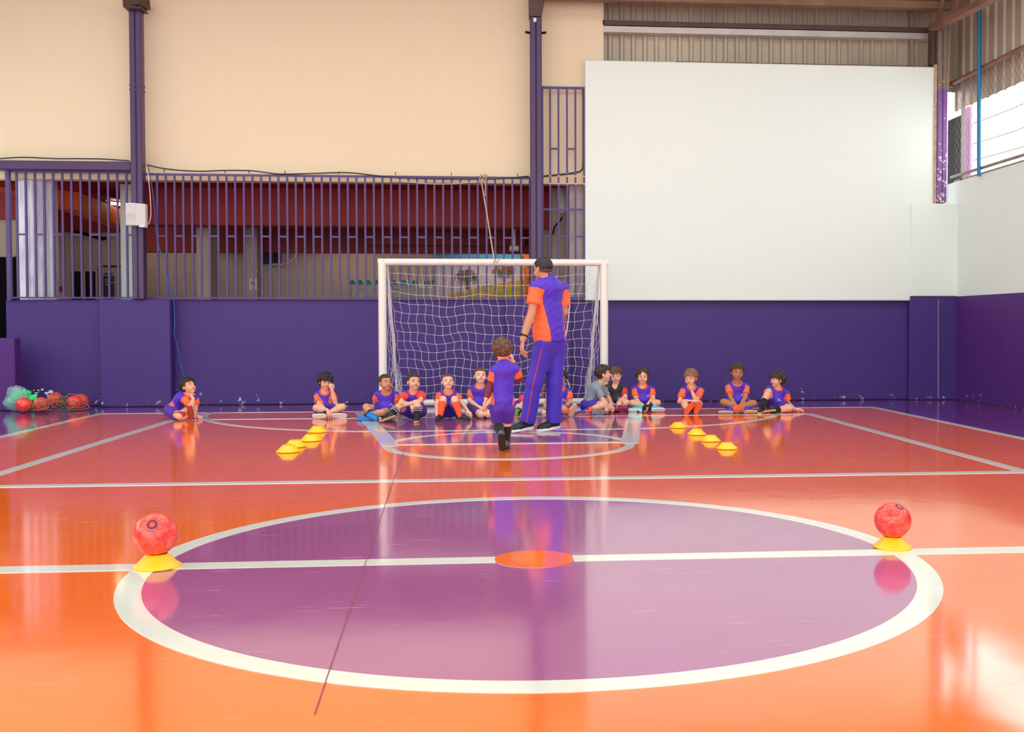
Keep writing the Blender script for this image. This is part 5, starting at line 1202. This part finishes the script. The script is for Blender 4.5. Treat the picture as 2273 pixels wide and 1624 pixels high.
kid('curly haired boy in black top with red sleeves, listening to the boy in grey', (1380, 915, -.25), dict(pel=(1368, 899, 0), nb=(1364, 854, -.03), hc=(1366.5, 833, -.05), sa=(1346, 861, 0), sb=(1384, 863, 0),
    ea=(1341, 882, -.05), wa=(1359, 896, -.2), ha=(1367, 901, -.23), eb=(1389, 882, -.07), wb=(1376, 889, -.2), hb=(1373, 899, -.23), ka=(1348, 897, -.13), aa=(1376, 908, -.22), ta=(1391, 908, -.2), kb=(1392, 894, -.14), ab=(1362, 908, -.25), tb=(1348, 909, -.22)),
    (-8, -8, -6), 'fair', ('curly', 'brown', 3), shoe=('royal', 'red'), sub=(0, .8, .6), sua=(0, .8, .6), sock=(C_SOCKO, .3), top='blk', side='red', panels=False, collar=False, vneck=True, logo=(.015, .30, .024), word=(.1, 1.7, 1.3))
kid('boy with parted dark hair, black socks and turquoise shoes', (1430, 916, -.25), dict(pel=(1428, 899, 0), nb=(1426, 856, -.02), hc=(1426.5, 835, -.05), sa=(1409, 864, 0), sb=(1446, 865, 0),
    ea=(1411, 885, -.05), wa=(1424, 899, -.21), ha=(1430, 912, -.26), eb=(1450, 883, -.06), wb=(1438, 897, -.21), hb=(1434, 908, -.25), ka=(1404, 894, -.14), aa=(1451, 909, -.2), ta=(1469, 908, -.18), kb=(1460, 894, -.14), ab=(1420, 909, -.25), tb=(1404, 909, -.2)),
    (-10, 0, 0), 'light', ('part', 'dark', 2), shoe=('cyan', 'white'), sua=(0, .7, .7), sub=(0, .7, .7), sock=(C_SOCKB, .35), bot=C_BLK, vneck=True, logo=(.05, .72, .019), na=(.2, -.9, .4), nb=(-.2, -.9, .4))
kid('curly light haired boy covering his mouth, both orange soles facing forward', (1524, 921, -.40), dict(pel=(1535, 900, 0), nb=(1534, 858, -.05), hc=(1533, 838, -.10), sa=(1517, 866, -.03), sb=(1556, 867, -.03),
    ea=(1508, 891, -.10), wa=(1526, 889, -.23), ha=(1540, 889, -.25), eb=(1545, 890, -.18), wb=(1536, 869, -.17), hb=(1533, 858, -.19), ka=(1519, 896, -.2), aa=(1525, 909, -.36), ta=(1537, 893, -.41), kb=(1552, 896, -.2), ab=(1545, 909, -.34), tb=(1551, 892, -.39)),
    (-34, -8, 0), 'light', ('curly', 'light', 4), shoe=('orange', 'orange'), sua=(0, 1, .1), sub=(0, 1, .1), hb='spread', nb=(.2, -1, .1), ha='flat', gaze=-.2)
kid('tallest seated boy facing the camera with orange socks and blue shoes', (1640, 920, -.27), dict(pel=(1636, 897, 0), nb=(1635.5, 849, -.03), hc=(1636, 825, -.06), sa=(1617, 858, 0), sb=(1656, 859, 0),
    ea=(1621, 880, -.09), wa=(1633, 900, -.23), ha=(1635, 913, -.27), eb=(1655, 881, -.09), wb=(1643, 900, -.23), hb=(1639, 911, -.26), ka=(1606, 892, -.15), aa=(1657, 912, -.22), ta=(1674, 912, -.2), kb=(1673, 895, -.15), ab=(1621, 911, -.26), tb=(1605, 911, -.22)),
    (0, -3, 0), 'brown', ('short', 'dark', 5), shoe=('royal', 'tan'), sua=(0, .6, .8), sub=(0, .6, .8), sock=(C_SOCKO, .55), head=.2, logo=(.045, .66, .019), na=(.1, -.9, .4), nb=(-.1, -.9, .4))
kid('boy at far right in profile, one knee raised, hand on the floor', (1690, 919, -.3), dict(pel=(1720, 901, 0), nb=(1725, 861, 0), hc=(1725, 842, -.03), sa=(1707, 864, 0), sb=(1745, 873, .02),
    ea=(1698, 879, .05), wa=(1707, 893, .05), ha=(1709, 903, .05), eb=(1750, 896, .02), wb=(1764, 913, -.03), hb=(1780, 917, -.06), ka=(1706, 869, -.17), aa=(1692, 899, -.22), ta=(1684, 910, -.32), kb=(1752, 910, -.12), ab=(1712, 913, -.2), tb=(1694, 914, -.23)),
    (-72, 4, 0), 'light', ('bowl', 'dark', 6), shoe=('black', 'tan'), sub=(0, .5, .9), sock=dict(a=(C_SOCKB, .55), b=(C_SOCKB, .55)), hb='flat', logo=(.0, .5, .02))
kid('standing small boy seen from behind with brown hair and maroon undershirt sleeves', (1115, 1000, -.04), dict(pel=(1116, 902, 0), nb=(1119, 807, 0), hc=(1115.5, 777.5, .03), sa=(1098, 824, 0), sb=(1143, 820, .02),
    ea=(1089, 856, .02), wa=(1079, 884, -.02), ha=(1073, 899, -.03), eb=(1152, 840, .11), wb=(1140, 804, .13), hb=(1134, 787, .12), ka=(1105, 942, .03), aa=(1112, 963, -.12), ta=(1115, 992, -.05), kb=(1124, 942, .05), ab=(1123, 980, .06), tb=(1127, 990, .2)),
    (168, 0, 0), 'light', ('messy', 'brown', 7), fs=-1, sit=False, shoe=('grey', 'black'), sua=(0, 1, .0), plant=True, sock=(C_SOCKB, .06), under=C_MAR, hem=.03, short=.80, sw=.054, lw=.063, hw=.052, th=.048, low=.088, chest=.09, bot=C_SHORT, head=.19, s=1.0, foot=.18, group='people standing on the court', na=(-1, -.2, 0), pw=.8)
kid('man coaching in purple and orange jersey and purple track trousers, seen from behind', (1150, 961, -.10), dict(pel=(1221, 752, 0), nb=(1213, 620.5, 0), hc=(1204, 596.5, -.02), sa=(1190, 640, -.12), sb=(1247, 641, .12),
    ea=(1181, 690, -.17), wa=(1161, 754, -.22), ha=(1155, 792, -.23), eb=(1252, 693, .14), wb=(1238, 716, .36), hb=(1228, 712, .46), ka=(1186, 850, -.04), aa=(1170, 940, 0), ta=(1137, 956, -.09), kb=(1231, 850, .05), ab=(1229, 941, .08), tb=(1200, 956, -.01)),
    (-132, -4, 0), 'tan', ('fade', 'black', 2), fs=-1, sit=False, adult=True, s=1.62, head=.226, shoe=('black', 'white'), hem=.016, low=.114, sleeve=.72, bot=C_TROU, watch=True, group='people standing on the court', na=(-1, -.3, 0), pw=.62)
for i, S in enumerate(K):
    S['dbg'] = S['label'][:24] if DBG else None
    person(S)
print('people done', round(time.time()-_T0, 1))
